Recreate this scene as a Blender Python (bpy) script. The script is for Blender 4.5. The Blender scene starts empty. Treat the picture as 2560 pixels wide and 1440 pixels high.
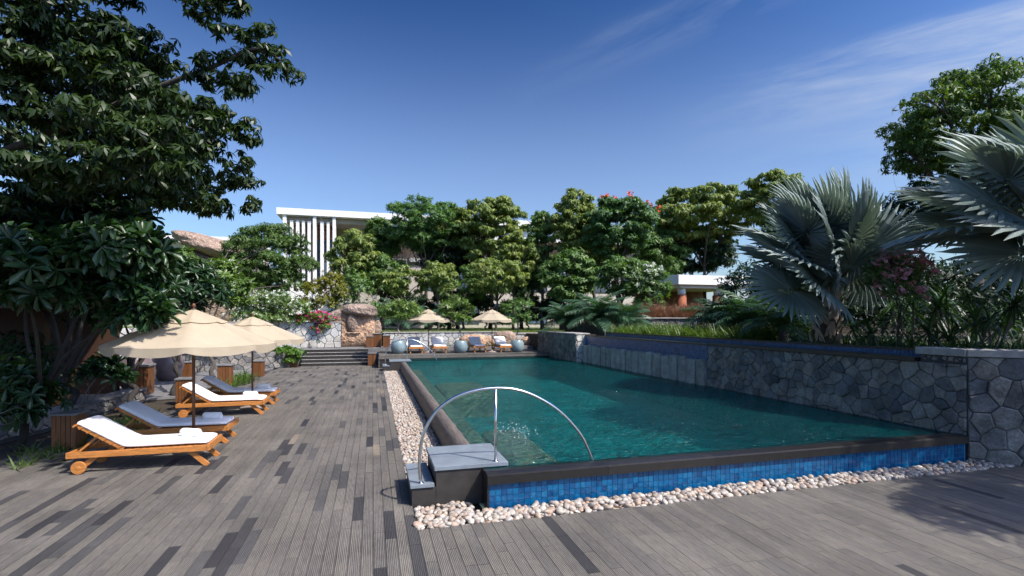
import bpy, math, random
import numpy as np
from mathutils import Vector, Matrix
random.seed(5); rng = np.random.default_rng(11)
scene = bpy.context.scene
COL = scene.collection
R = math.radians

# ------------------------------------------------------------------ camera
CAM_H = 2.25; FPX = 1277.0; YAW = math.atan((1280-931)/FPX)
cam_data = bpy.data.cameras.new('camera'); cam = bpy.data.objects.new('camera', cam_data); COL.objects.link(cam)
cam.location = (0, 0, CAM_H); cam.rotation_euler = (R(90), 0, -YAW)
cam_data.sensor_width = 36; cam_data.lens = FPX/2560*36; cam_data.shift_y = 80/2560
cam_data.clip_start = 0.05; cam_data.clip_end = 6000
scene.camera = cam

# ------------------------------------------------------------------ light
SUN = Vector((.50, -.52, .90)).normalized()
world = bpy.data.worlds.new('World'); scene.world = world; world.use_nodes = True
wn, wl = world.node_tree.nodes, world.node_tree.links
wn.clear()
sky = wn.new('ShaderNodeTexSky'); sky.sky_type = 'NISHITA'; sky.sun_disc = False
sky.sun_elevation = math.asin(SUN.z); sky.sun_rotation = math.atan2(SUN.x, SUN.y)
sky.altitude = 200; sky.air_density = 1.0; sky.dust_density = 1.5; sky.ozone_density = 1.6
gam = wn.new('ShaderNodeHueSaturation'); gam.inputs['Saturation'].default_value = 1.0; gam.inputs['Hue'].default_value = .492; gam.inputs['Value'].default_value = .275
gg = wn.new('ShaderNodeGamma'); gg.inputs[1].default_value = 2.3
tc = wn.new('ShaderNodeTexCoord')
mx = wn.new('ShaderNodeMix'); mx.data_type = 'RGBA'; mx.inputs['B'].default_value = (6.0, 6.9, 8.6, 1)
bg = wn.new('ShaderNodeBackground'); bg.inputs['Strength'].default_value = .085
out = wn.new('ShaderNodeOutputWorld')
def wm(op, a, b):
    q = wn.new('ShaderNodeMath'); q.operation = op
    for i, x in enumerate((a, b)):
        if isinstance(x, (int, float)): q.inputs[i].default_value = x
        else: wl.new(x, q.inputs[i])
    return q.outputs[0]
def wray(px, py): return Vector((math.sin(YAW), math.cos(YAW), 0))+(px-1280)/FPX*Vector((math.cos(YAW), -math.sin(YAW), 0))+Vector((0, 0, (800-py)/FPX))
def cirrus(p, q, width, amount, seed):
    """a long wispy streak of cirrus across the sky along the great circle through two directions"""
    nrm = wray(*p).cross(wray(*q)).normalized(); u = (wray(*q).normalized()-wray(*p).normalized()).normalized(); v = nrm.cross(u)
    d = wn.new('ShaderNodeVectorMath'); d.operation = 'DOT_PRODUCT'; d.inputs[1].default_value = nrm; wl.new(tc.outputs['Generated'], d.inputs[0])
    e = wn.new('ShaderNodeVectorMath'); e.operation = 'DOT_PRODUCT'; e.inputs[1].default_value = u; wl.new(tc.outputs['Generated'], e.inputs[0])
    cb = wn.new('ShaderNodeCombineXYZ'); wl.new(wm('MULTIPLY', e.outputs['Value'], 2.2), cb.inputs[0]); wl.new(wm('MULTIPLY', d.outputs['Value'], 13.0), cb.inputs[1]); cb.inputs[2].default_value = seed
    t = wn.new('ShaderNodeTexNoise'); t.inputs['Scale'].default_value = 1.6; t.inputs['Detail'].default_value = 7; t.inputs['Roughness'].default_value = .6; t.inputs['Distortion'].default_value = .3; wl.new(cb.outputs[0], t.inputs['Vector'])
    wob = wm('ADD', d.outputs['Value'], wm('MULTIPLY', wm('SUBTRACT', t.outputs[0], .5), width*.9))
    r_ = wn.new('ShaderNodeMapRange'); r_.interpolation_type = 'SMOOTHERSTEP'; r_.inputs['From Min'].default_value = 0; r_.inputs['From Max'].default_value = width; r_.inputs['To Min'].default_value = 1; r_.inputs['To Max'].default_value = 0; wl.new(wm('ABSOLUTE', wob, 0), r_.inputs[0])
    r2 = wn.new('ShaderNodeMapRange'); r2.inputs['From Min'].default_value = .36; r2.inputs['From Max'].default_value = .75; wl.new(t.outputs[0], r2.inputs[0])
    r3 = wn.new('ShaderNodeMapRange'); r3.interpolation_type = 'SMOOTHSTEP'; r3.inputs['From Min'].default_value = -.3; r3.inputs['From Max'].default_value = .3; wl.new(e.outputs['Value'], r3.inputs[0])
    return wm('MULTIPLY', wm('MULTIPLY', wm('MULTIPLY', r_.outputs[0], r2.outputs[0]), r3.outputs[0]), amount)
cf = wm('ADD', wm('ADD', cirrus((1750, 315), (2560, 130), .10, 1.35, 2.0), cirrus((1400, 190), (1750, 30), .06, .3, 4.0)), cirrus((2050, 400), (2560, 310), .09, 1.3, 7.3))
wl.new(sky.outputs[0], gg.inputs[0]); wl.new(gg.outputs[0], gam.inputs['Color']); wl.new(gam.outputs[0], mx.inputs['A']); wl.new(cf, mx.inputs['Factor'])
sx = wn.new('ShaderNodeSeparateXYZ'); wl.new(tc.outputs['Generated'], sx.inputs[0])
hz = wn.new('ShaderNodeMapRange'); hz.inputs['From Min'].default_value = 0; hz.inputs['From Max'].default_value = .62; hz.inputs['To Min'].default_value = .62; hz.inputs['To Max'].default_value = 0; hz.interpolation_type = 'SMOOTHERSTEP'; wl.new(sx.outputs[2], hz.inputs[0])
mh = wn.new('ShaderNodeMix'); mh.data_type = 'RGBA'; mh.inputs['B'].default_value = (4.6, 5.5, 7.0, 1); wl.new(hz.outputs[0], mh.inputs['Factor']); wl.new(mx.outputs['Result'], mh.inputs['A'])
wl.new(mh.outputs['Result'], bg.inputs['Color']); wl.new(bg.outputs[0], out.inputs[0])
sd = bpy.data.lights.new('sun', 'SUN'); sd.energy = 4.8; sd.angle = R(.53); sd.color = (1, .955, .88)
sun = bpy.data.objects.new('sun', sd); COL.objects.link(sun); sun.rotation_euler = (-SUN).to_track_quat('-Z', 'Y').to_euler(); sun.location = (20, -20, 40)
vs = scene.view_settings; vs.view_transform = 'Standard'; vs.look = 'None'; vs.exposure = 0.22; vs.gamma = 1.0; vs.use_curve_mapping = False
scene.cycles.max_bounces = 8; scene.cycles.transparent_max_bounces = 12; scene.cycles.caustics_reflective = False; scene.cycles.caustics_refractive = False
scene.cycles.use_denoising = True

# ------------------------------------------------------------------ helpers
FW = np.array([math.sin(YAW), math.cos(YAW), 0]); RT = np.array([math.cos(YAW), -math.sin(YAW), 0])
def at(px, py, d):
    """measured spot of the photograph at depth d -> world point"""
    return np.array([0, 0, CAM_H]) + d*(FW + (px-1280)/FPX*RT + np.array([0, 0, (800-py)/FPX]))
def on(px, py, z):
    d = (z-CAM_H)/((800-py)/FPX); return at(px, py, d)
def atY(px, py, Y):
    d = Y/(FW[1]+(px-1280)/FPX*RT[1]); return at(px, py, d)
def depth(p): return p[0]*FW[0]+p[1]*FW[1]
def inframe(p, m=.02):
    d = depth(p)
    if d < .3: return False
    x = .5+FPX*(p[0]*RT[0]+p[1]*RT[1])/d/2560; y = (800-FPX*(p[2]-CAM_H)/d)/1440
    return -m < x < 1+m and -m < y < 1+m

def tag(o, label=None, cat=None, group=None, kind=None):
    if label: o['label'] = label
    if cat: o['category'] = cat
    if group: o['group'] = group
    if kind: o['kind'] = kind
    return o
def empty(name, loc, label, cat, group=None, rz=0):
    o = bpy.data.objects.new(name, None); COL.objects.link(o); o.location = loc; o.rotation_euler = (0, 0, rz); o.empty_display_size = .1
    return tag(o, label, cat, group)
def link(name, me, mat=None, parent=None, loc=(0, 0, 0)):
    o = bpy.data.objects.new(name, me); COL.objects.link(o)
    if mat is not None and not me.materials: me.materials.append(mat)
    o.location = loc
    if parent: o.parent = parent
    return o
def copy_tree(o, parent=None):
    c = o.copy(); COL.objects.link(c); c.parent = parent
    for ch in o.children: copy_tree(ch, c)
    return c

class MB:
    def __init__(s): s.v = []; s.f = []; s.a = []
    def add(s, vs, fs, var=.5):
        b = len(s.v); s.v += [tuple(map(float, v)) for v in vs]; s.f += [tuple(b+i for i in f) for f in fs]; s.a += [var]*len(vs); return s
    def box(s, x0, x1, y0, y1, z0, z1, var=.5):
        return s.add([(x0,y0,z0),(x1,y0,z0),(x1,y1,z0),(x0,y1,z0),(x0,y0,z1),(x1,y0,z1),(x1,y1,z1),(x0,y1,z1)],
                     [(3,2,1,0),(4,5,6,7),(0,1,5,4),(1,2,6,5),(2,3,7,6),(3,0,4,7)], var)
    def bar(s, p0, p1, w, h, up=(0, 0, 1), var=.5):
        p0, p1 = Vector(p0), Vector(p1); d = (p1-p0).normalized(); u = Vector(up); sd_ = d.cross(u).normalized(); u = sd_.cross(d).normalized()
        vs_ = [p+sd_*a*w/2+u*b*h/2 for p in (p0, p1) for a, b in ((-1,-1),(1,-1),(1,1),(-1,1))]
        return s.add(vs_, [(0,1,2,3),(7,6,5,4),(0,4,5,1),(1,5,6,2),(2,6,7,3),(3,7,4,0)], var)
    def tube(s, pts, rad, n=8, var=.5, cap=True):
        pts = [Vector(p) for p in pts]; m = len(pts)
        if not hasattr(rad, '__len__'): rad = [rad]*m
        b = len(s.v); ref = Vector((0, 0, 1))
        t0 = (pts[1]-pts[0]).normalized()
        if abs(t0.z) > .9: ref = Vector((1, 0, 0))
        prev = t0.cross(ref).normalized()
        for i, p in enumerate(pts):
            t = (pts[min(i+1, m-1)]-pts[max(i-1, 0)]).normalized()
            prev = (prev - t*prev.dot(t)).normalized(); bi = t.cross(prev)
            for k in range(n):
                a = 2*math.pi*k/n; q = p+(prev*math.cos(a)+bi*math.sin(a))*rad[i]; s.v.append(tuple(q)); s.a.append(var)
        for i in range(m-1):
            for k in range(n): s.f.append((b+i*n+k, b+i*n+(k+1) % n, b+(i+1)*n+(k+1) % n, b+(i+1)*n+k))
        if cap: s.f.append(tuple(b+k for k in reversed(range(n)))); s.f.append(tuple(b+(m-1)*n+k for k in range(n)))
        return s
    def lathe(s, prof, n=24, c=(0, 0, 0), var=.5):
        b = len(s.v)
        for r, z in prof:
            for k in range(n):
                a = 2*math.pi*k/n; s.v.append((c[0]+r*math.cos(a), c[1]+r*math.sin(a), c[2]+z)); s.a.append(var)
        for i in range(len(prof)-1):
            for k in range(n): s.f.append((b+i*n+k, b+i*n+(k+1) % n, b+(i+1)*n+(k+1) % n, b+(i+1)*n+k))
        return s
    def prism(s, poly, z0, z1, var=.5):
        n = len(poly)
        return s.add([(x, y, z0) for x, y in poly]+[(x, y, z1) for x, y in poly],
                     [tuple(reversed(range(n))), tuple(range(n, 2*n))]+[(i, (i+1) % n, n+(i+1) % n, n+i) for i in range(n)], var)
    def mesh(s, name, mat=None, smooth=False):
        me = bpy.data.meshes.new(name); me.from_pydata(s.v, [], s.f)
        at_ = me.attributes.new('var', 'FLOAT', 'POINT'); at_.data.foreach_set('value', np.array(s.a, dtype=np.float32))
        if mat is not None: me.materials.append(mat)
        if smooth: me.shade_smooth()
        else: me.shade_flat()
        return me
    def build(s, name, mat, parent=None, smooth=False, bevel=0, loc=(0, 0, 0)):
        o = link(name, s.mesh(name, mat, smooth), None, parent, loc)
        if bevel:
            m = o.modifiers.new('bevel', 'BEVEL'); m.width = bevel; m.segments = 2; m.limit_method = 'ANGLE'; m.angle_limit = R(40)
        return o

def np_mesh(name, V, Q, var, mat):
    """V (M,T,3) copies of a template, Q (F,4|3) template faces, var (M,)"""
    M_, T = V.shape[:2]; F, k = Q.shape
    me = bpy.data.meshes.new(name)
    me.vertices.add(M_*T); me.vertices.foreach_set('co', V.reshape(-1).astype(np.float32))
    idx = (Q[None]+(np.arange(M_)*T)[:, None, None]).reshape(-1)
    me.loops.add(len(idx)); me.loops.foreach_set('vertex_index', idx.astype(np.int32))
    me.polygons.add(M_*F); me.polygons.foreach_set('loop_start', np.arange(0, len(idx), k, dtype=np.int32))
    me.update(calc_edges=True)
    a = me.attributes.new('var', 'FLOAT', 'POINT'); a.data.foreach_set('value', np.repeat(var, T).astype(np.float32))
    me.materials.append(mat); me.validate(); return me

# ------------------------------------------------------------------ materials
def lin(h):
    h = h.lstrip('#'); c = [int(h[i:i+2], 16)/255 for i in (0, 2, 4)]
    return tuple((x/12.92 if x <= .04045 else ((x+.055)/1.055)**2.4) for x in c)
def nodes(m): return m.node_tree.nodes, m.node_tree.links
def mathn(n, l, op, a, b=None):
    q = n.new('ShaderNodeMath'); q.operation = op
    for i, x in enumerate((a, b)):
        if x is None: continue
        if hasattr(x, 'is_linked') or hasattr(x, 'links'): l.new(x, q.inputs[i])
        else: q.inputs[i].default_value = x
    return q.outputs[0]
def MAT(name, cols, rough=.6, noise=(6, .35), bump=None, stretch=(1, 1, 1), metal=0, spec=.5, transl=0, space='Object', coat=0, fine=None, tcol=None, const=False):
    """colour ramp over the per-piece 'var' value, shifted by noise; bump = (scale, strength, distance)"""
    m = bpy.data.materials.new(name); m.use_nodes = True; n, l = nodes(m); bs = n['Principled BSDF']; mo = n['Material Output']
    if not isinstance(cols, list): cols = [cols, cols]
    at_ = n.new('ShaderNodeAttribute'); at_.attribute_name = 'var'
    rp_ = n.new('ShaderNodeValToRGB'); cr = rp_.color_ramp
    if const: cr.interpolation = 'CONSTANT'
    while len(cr.elements) < len(cols): cr.elements.new(.5)
    for i, c in enumerate(cols):
        cr.elements[i].position = i/(len(cols)-(0 if const else 1)); cr.elements[i].color = (*c, 1)
    l.new(at_.outputs['Fac'], rp_.inputs[0]); colour = rp_.outputs[0]
    if space == 'World': g = n.new('ShaderNodeNewGeometry'); vec = g.outputs['Position']
    else: g = n.new('ShaderNodeTexCoord'); vec = g.outputs[space]
    mp_ = n.new('ShaderNodeMapping'); mp_.inputs['Scale'].default_value = stretch; l.new(vec, mp_.inputs[0]); vec = mp_.outputs[0]
    for nz in (noise, fine):
        if not nz: continue
        t = n.new('ShaderNodeTexNoise'); t.inputs['Scale'].default_value = nz[0]; t.inputs['Detail'].default_value = 6; t.inputs['Roughness'].default_value = .6; l.new(vec, t.inputs['Vector'])
        mr = n.new('ShaderNodeMapRange'); mr.inputs['From Min'].default_value = .3; mr.inputs['From Max'].default_value = .7
        mr.inputs['To Min'].default_value = 1-nz[1]; mr.inputs['To Max'].default_value = 1+nz[1]; l.new(t.outputs[0], mr.inputs[0])
        mxx = n.new('ShaderNodeMix'); mxx.data_type = 'RGBA'; mxx.blend_type = 'MULTIPLY'; mxx.inputs['Factor'].default_value = 1
        l.new(colour, mxx.inputs['A']); l.new(mr.outputs[0], mxx.inputs['B']); colour = mxx.outputs['Result']
    l.new(colour, bs.inputs['Base Color'])
    bs.inputs['Roughness'].default_value = rough; bs.inputs['Metallic'].default_value = metal; bs.inputs['Specular IOR Level'].default_value = spec
    bs.inputs['Coat Weight'].default_value = coat
    if bump:
        t = n.new('ShaderNodeTexNoise'); t.inputs['Scale'].default_value = bump[0]; t.inputs['Detail'].default_value = 5; l.new(vec, t.inputs['Vector'])
        b = n.new('ShaderNodeBump'); b.inputs['Strength'].default_value = bump[1]; b.inputs['Distance'].default_value = bump[2]; l.new(t.outputs[0], b.inputs['Height']); l.new(b.outputs[0], bs.inputs['Normal'])
    if transl:
        tr = n.new('ShaderNodeBsdfTranslucent'); ms = n.new('ShaderNodeMixShader'); ms.inputs[0].default_value = transl
        gm = n.new('ShaderNodeMix'); gm.data_type = 'RGBA'; gm.blend_type = 'MULTIPLY'; gm.inputs['Factor'].default_value = 1; gm.inputs['B'].default_value = (*(tcol or (1.5, 1.6, .5)), 1)
        l.new(colour, gm.inputs['A']); l.new(gm.outputs['Result'], tr.inputs['Color']); l.new(bs.outputs[0], ms.inputs[1]); l.new(tr.outputs[0], ms.inputs[2]); l.new(ms.outputs[0], mo.inputs[0])
    return m

m_soil = MAT('soil', [(.035, .027, .018), (.05, .037, .024)], .95, (3, .4), (14, .6, .04), space='World')
m_lawn = MAT('lawn', [(.07, .12, .02), (.10, .14, .03)], .9, (2.5, .4), (40, .8, .04), space='World', fine=(30, .4))
m_sub = MAT('deck_joist_dark', (.02, .019, .018), .9)
m_pave = MAT('paving', [(.14, .14, .145), (.19, .185, .18)], .75, (4, .25), (60, .2, .004), space='World')
def plank_mat():
    m = MAT('weathered_plank', [(0.035, 0.033, 0.035), (0.055, 0.052, 0.051), (0.1, 0.096, 0.091), (0.156, 0.142, 0.124), (0.176, 0.16, 0.136), (0.193, 0.175, 0.145), (0.147, 0.132, 0.115), (0.267, 0.221, 0.16)], .72, (5, .18), None, (1, .10, 1), space='World', fine=(75, .30))
    n, l = nodes(m); bs = n['Principled BSDF']
    g = n.new('ShaderNodeNewGeometry'); sp = n.new('ShaderNodeSeparateXYZ'); l.new(g.outputs['Position'], sp.inputs[0])
    a = mathn(n, l, 'MULTIPLY', sp.outputs[0], 1/.0164); fr = mathn(n, l, 'FRACT', a); ab = mathn(n, l, 'ABSOLUTE', mathn(n, l, 'SUBTRACT', fr, .5))
    mr = n.new('ShaderNodeMapRange'); mr.interpolation_type = 'SMOOTHSTEP'; mr.inputs['From Min'].default_value = .20; mr.inputs['From Max'].default_value = .36; mr.inputs['To Min'].default_value = 1; mr.inputs['To Max'].default_value = 0
    l.new(ab, mr.inputs[0])
    # the grooves are worn away in places
    nz = n.new('ShaderNodeTexNoise'); nz.inputs['Scale'].default_value = .9; nz.inputs['Detail'].default_value = 3; l.new(g.outputs['Position'], nz.inputs['Vector'])
    w = n.new('ShaderNodeMapRange'); w.inputs['From Min'].default_value = .35; w.inputs['From Max'].default_value = .62; w.inputs['To Min'].default_value = .4; w.inputs['To Max'].default_value = .9; l.new(nz.outputs[0], w.inputs[0])
    src = bs.inputs['Base Color'].links[0].from_socket
    dark = mathn(n, l, 'SUBTRACT', 1.0, mathn(n, l, 'MULTIPLY', mathn(n, l, 'SUBTRACT', 1.0, mr.outputs[0]), w.outputs[0]))
    mm = n.new('ShaderNodeMix'); mm.data_type = 'RGBA'; mm.blend_type = 'MULTIPLY'; mm.inputs['Factor'].default_value = 1
    l.new(src, mm.inputs['A']); l.new(dark, mm.inputs['B']); l.new(mm.outputs['Result'], bs.inputs['Base Color'])
    b = n.new('ShaderNodeBump'); b.inputs['Strength'].default_value = .5; b.inputs['Distance'].default_value = .004; l.new(mr.outputs[0], b.inputs['Height']); l.new(b.outputs[0], bs.inputs['Normal'])
    return m
m_plank = plank_mat()
m_pebble = MAT('pebble', [(.42, .37, .30), (.34, .26, .19), (.48, .44, .38), (.23, .20, .18), (.40, .28, .20), (.34, .31, .27), (.52, .47, .40), (.28, .24, .21)], .5, (25, .18), None, spec=.4, space='World')
m_stone = MAT('wall_stone_grey', [(0.109, 0.116, 0.121), (0.179, 0.171, 0.158), (0.224, 0.203, 0.173), (0.147, 0.147, 0.147), (0.243, 0.224, 0.194), (0.083, 0.088, 0.095), (0.205, 0.177, 0.142)], .8, (3.2, .5), (18, .7, .03), space='World', fine=(26, .28))
m_stone_pale = MAT('wall_stone_pale', [(.40, .42, .42), (.50, .47, .41), (.33, .36, .38), (.55, .54, .50), (.42, .39, .34)], .85, (4, .22), (16, .6, .025), space='World', fine=(22, .15))
m_slab = MAT('stone_slab_vertical', [(.29, .27, .235), (.37, .35, .31)], .85, (3, .3), (9, .8, .04), space='World', fine=(20, .25))
m_mortar = MAT('mortar_dark', (.06, .062, .065), .95, (8, .3), space='World')
m_cap = MAT('coping_stone', [(.30, .285, .26), (.36, .34, .31)], .8, (6, .25), (20, .5, .012), space='World')
m_granite = MAT('black_granite', [(.012, .011, .010), (.02, .018, .016)], .38, (14, .3), (50, .1, .003), space='World')
m_dark_clad = MAT('dark_slate_cladding', [(.026, .023, .020), (.036, .031, .027)], .6, (7, .3), (30, .25, .004), space='World')
m_blue_slate = MAT('blue_grey_slate_top', [(.17, .205, .235), (.20, .23, .255)], .5, (5, .2), (30, .15, .003), space='World')
m_tile = MAT('blue_mosaic_tile', [(0.003, 0.05, 0.147), (0.003, 0.077, 0.202), (0.003, 0.113, 0.258), (0.004, 0.095, 0.23), (0.003, 0.063, 0.175), (0.006, 0.135, 0.276)], .13, (12, .22), (30, .08, .002), spec=.6, space='World')
m_grout = MAT('blue_grout', (.16, .32, .50), .7, (30, .15), space='World')
m_tile_dark = MAT('deep_blue_mosaic_tile', [(.012, .05, .13), (.02, .085, .21), (.028, .12, .27), (.016, .065, .16)], .3, (12, .25), None, spec=.5, space='World')
m_grout_dark = MAT('dark_blue_grout', (.10, .17, .27), .8, (30, .15), space='World')
m_log = MAT('weir_edge_striated', [(.12, .10, .085), (.16, .132, .112)], .7, (5, .35), (9, .9, .02), (6, .5, 6), space='World', fine=(30, .25))
m_steel = MAT('brushed_steel', (.62, .62, .62), .22, (20, .08), None, metal=1)
m_basin = MAT('pool_basin_mosaic', [(0.01, 0.21, 0.217), (0.015, 0.28, 0.287)], .5, (1.2, .35), None, space='World', fine=(9, .25))
m_bench = MAT('pool_bench_stone', [(.30, .22, .14), (.36, .27, .18)], .6, (4, .3), None, space='World')
m_teak = MAT('oiled_teak', [(.42, .16, .035), (.50, .20, .05)], .45, (3, .3), (20, .2, .003), (2, 14, 14), fine=(10, .2))
m_brown = MAT('dark_brown_wood', [(.10, .042, .018), (.13, .055, .025)], .55, (3, .35), (20, .2, .003), (14, 14, 2))
m_pavwood = MAT('shade_darkened_timber', [(.045, .02, .011), (.06, .027, .014)], .6, (3, .35), None, (14, 14, 2))  # timber colour darkened to stand in for the shade of the canopy
m_boxwood = MAT('shade_darkened_slat_wood', [(0.136, 0.053, 0.017), (0.186, 0.074, 0.025)], .5, (4, .3), (20, .2, .003), (14, 14, 2))  # slats darker than the real wood, tree shade put into the colour
m_cloth = MAT('white_towelling', [(.80, .80, .81), (.84, .84, .84)], .95, (8, .04), (9, .35, .012), spec=.1, fine=(120, .03))
m_canvas = MAT('cream_canvas', [(.50, .42, .30), (.54, .455, .33)], .9, (3, .06), (5, .25, .02), spec=.1, transl=.22, tcol=(1.0, .95, .85))
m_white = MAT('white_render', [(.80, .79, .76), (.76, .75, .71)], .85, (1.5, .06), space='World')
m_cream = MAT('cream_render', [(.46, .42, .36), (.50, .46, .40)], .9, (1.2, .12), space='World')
m_bwood = MAT('red_brown_panel', [(.20, .085, .045), (.26, .12, .06)], .7, (3, .3), space='World')
m_glass = MAT('window_glass', [(.045, .07, .10), (.10, .15, .22)], .06, (1, .3), spec=.9, space='World')
m_slat = MAT('terrace_slat_wood', [(.09, .055, .035), (.13, .085, .055)], .8, (6, .3), space='World')
m_terra = MAT('terracotta_column', [(.28, .085, .035), (.32, .10, .045)], .8, (4, .2), space='World')
m_urn = MAT('mauve_glazed_urn', [(.14, .105, .11), (.17, .13, .13)], .35, (3, .3), (8, .2, .01))
m_pot = MAT('celadon_glazed_pot', [(.20, .27, .29), (.23, .31, .33)], .3, (3, .2), (5, .15, .01))
m_conc = MAT('parasol_base_stone', (.26, .22, .19), .8, (20, .2))
m_bark = MAT('bark', [(.055, .046, .038), (.085, .072, .06)], .9, (9, .4), (14, .8, .03), (1, 1, .35), space='World')
m_bark_dark = MAT('shade_darkened_bark', [(.022, .019, .016), (.036, .031, .026)], .9, (9, .4), (14, .8, .03), (1, 1, .35), space='World')  # darker bark copy, with the shade of the left bed in its colour
m_bark_pale = MAT('pale_bark', [(.22, .19, .16), (.26, .23, .19)], .9, (9, .4), (14, .6, .02), (1, 1, .5), space='World')
m_black = MAT('matt_black', (.01, .01, .01), .7)
m_rock = MAT('peach_granite_rock', [(.47, .30, .19), (.28, .205, .155), (.25, .19, .15)], .95, (1.6, .42), (5, 1, .2), space='World', fine=(11, .42))
m_rock2 = MAT('tan_granite_rock', [(.34, .24, .18), (.30, .22, .165)], .9, (1.1, .4), (3.5, 1, .25), space='World', fine=(7, .4))

# ================================================================== large structure
X0, X1, Y0, Y1 = 1.30, 9.10, 5.98, 24.6          # pool
WATER = .40
g = MB()
B = 1800
for a in ((-B, X0, -B, B), (X1, B, -B, B), (X0, X1, -B, Y0+.1), (X0, X1, Y1, B)):
    g.add([(a[0], a[2], -.07), (a[1], a[2], -.07), (a[1], a[3], -.07), (a[0], a[3], -.07)], [(0, 1, 2, 3)])
tag(g.build('ground', m_soil), kind='structure')
g = MB().prism([(-70, 30.25), (70, 30.25), (70, 110), (-70, 110)], -.06, 1.47)
tag(g.build('lawn', m_lawn), kind='structure')
g = MB().prism([(10.32, 6.9), (9.42, 6.8), (9.42, 6.0), (11.6, 3.85), (14, 1.5), (60, 1.5), (60, 30.2), (9.05, 30.2), (9.05, 21.2), (10.32, 21.0)], -.06, 1.44)
tag(g.build('raised_garden_ground', m_soil), kind='structure')
g = MB().prism([(-60, 26.9), (-3.6, 26.9), (-3.6, 28.25), (.2, 28.25), (9.0, 28.25), (9.0, 30.22), (-60, 30.22)], -.06, .755)
tag(g.build('terrace', m_pave), kind='structure')
g = MB().prism([(-14, 14.6), (-5.55, 17.0), (-5.1, 21), (-4.3, 26.88), (-14, 26.88)], -.05, .012)
tag(g.build('garden_path', m_pave), kind='structure')

# ------------------------------------------------------------------ deck of grooved planks
deck = bpy.data.objects.new('deck', MB().prism([(-6.1, 1.2), (16, 1.2), (16, 3.0), (12.3, 3.0), (9.75, 5.545), (.47, 5.545), (.47, 26.6), (-4.25, 26.6), (-4.7, 20), (-5.0, 12.2), (-6.1, 9.6)], -.055, -.022).mesh('deck', m_sub))
COL.objects.link(deck); tag(deck, kind='structure')
PW, PL, GAP = .115, .80, .004
planks = []
def left_edge(y): return -6.1 if y < 9.6 else (-6.1+(y-9.6)/2.6*1.1 if y < 12.2 else (-5.0+(y-12.2)/7.8*.3 if y < 20 else -4.7+(y-20)/6.6*.45))
ix0 = int((-6.1-.47)/PW)-1
for ix in range(ix0, 140):
    xa = .47+ix*PW; off = random.choice((0, .2, .4, .6))+random.uniform(-.02, .02)
    y = 1.2-off
    while y < 26.6:
        ya, yb = max(y, 1.2), min(y+PL, 26.6); y += PL
        if ix >= 0:
            top = 5.545 if xa < 9.6 else 5.545-(xa-9.6)
            yb = min(yb, max(top, 3.0))
        if yb-ya < .05: continue
        if xa < left_edge((ya+yb)/2): continue
        planks.append((xa+GAP/2, xa+PW-GAP/2, ya+GAP/2, yb-GAP/2))
pal = [0.01, .09, .14, .24, .36, .46, .52, .57, .62, .68, .74, .82, .43, .5, .55, .6]
def plank_var(x, y):
    r = random.random()
    if x > .5: return random.uniform(.0, .2) if r < .03 else random.uniform(.40, .80)
    if r < .045: return random.uniform(0, .13)
    if r < .12: return random.uniform(.13, .33)
    if r < .124: return 1.0
    return random.uniform(.40, .84)
info = []
for p in planks:
    c = ((p[0]+p[1])/2, (p[2]+p[3])/2, 0); d = depth(c)
    info.append(((1/d**2)*(p[3]-p[2]) if (inframe(c) and d > 1) else 0, p, c))
info.sort(key=lambda t: -t[0])
rest = MB()
for i, (s, p, c) in enumerate(info):
    zt = random.uniform(-.0015, .0015); v = plank_var(c[0], c[1])
    if i < 300:
        w, h = (p[1]-p[0])/2, (p[3]-p[2])/2
        b = MB().box(-w, w, -h, h, -.02, zt, v); link('plank', b.mesh('plank', m_plank), None, deck, c)
    else: rest.box(p[0], p[1], p[2], p[3], -.02, zt, v)
tag(rest.build('plank_field', m_plank, deck), kind='stuff')

# ------------------------------------------------------------------ pool
pool = empty('swimming_pool', (5, 15, 0), 'long raised swimming pool with teal water, black coping and blue tiled front', 'pool')
pool.location = (0, 0, 0)
bas = MB()
zf = -.5
bas.add([(X0, Y0+.3, zf), (X1, Y0+.3, zf), (X1, Y1, zf), (X0, Y1, zf)], [(0, 1, 2, 3)])
bas.add([(X0+.02, Y0+.3, zf), (X0+.02, Y1, zf), (X0+.02, Y1, .36), (X0+.02, Y0+.3, .36)], [(0, 1, 2, 3)])
bas.add([(X1-.02, Y0+.3, zf), (X1-.02, Y1, zf), (X1-.02, Y1, .37), (X1-.02, Y0+.3, .37)], [(3, 2, 1, 0)])
bas.add([(X0, Y1-.02, zf), (X1, Y1-.02, zf), (X1, Y1-.02, .37), (X0, Y1-.02, .37)], [(3, 2, 1, 0)])
bas.build('basin', m_basin, pool)
MB().box(X0, X1-.4, Y1-.035, Y1+.015, .30, .44).build('far_edge_shade', m_granite, pool)  # dark strip painting the shadow along the platform edge
bn = MB().box(1.33, 1.95, 7.3, 22.6, -.95, .10); bn.build('underwater_ledge', m_bench, pool, bevel=.03)
for (a, b_, c, d_) in ((1.97, 2.75, 6.55, 9.6), (1.97, 3.5, 14.2, 17.2)):
    MB().box(a, b_, c, d_, -.95, .14).build('underwater_seat', m_bench, pool, bevel=.12)
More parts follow.
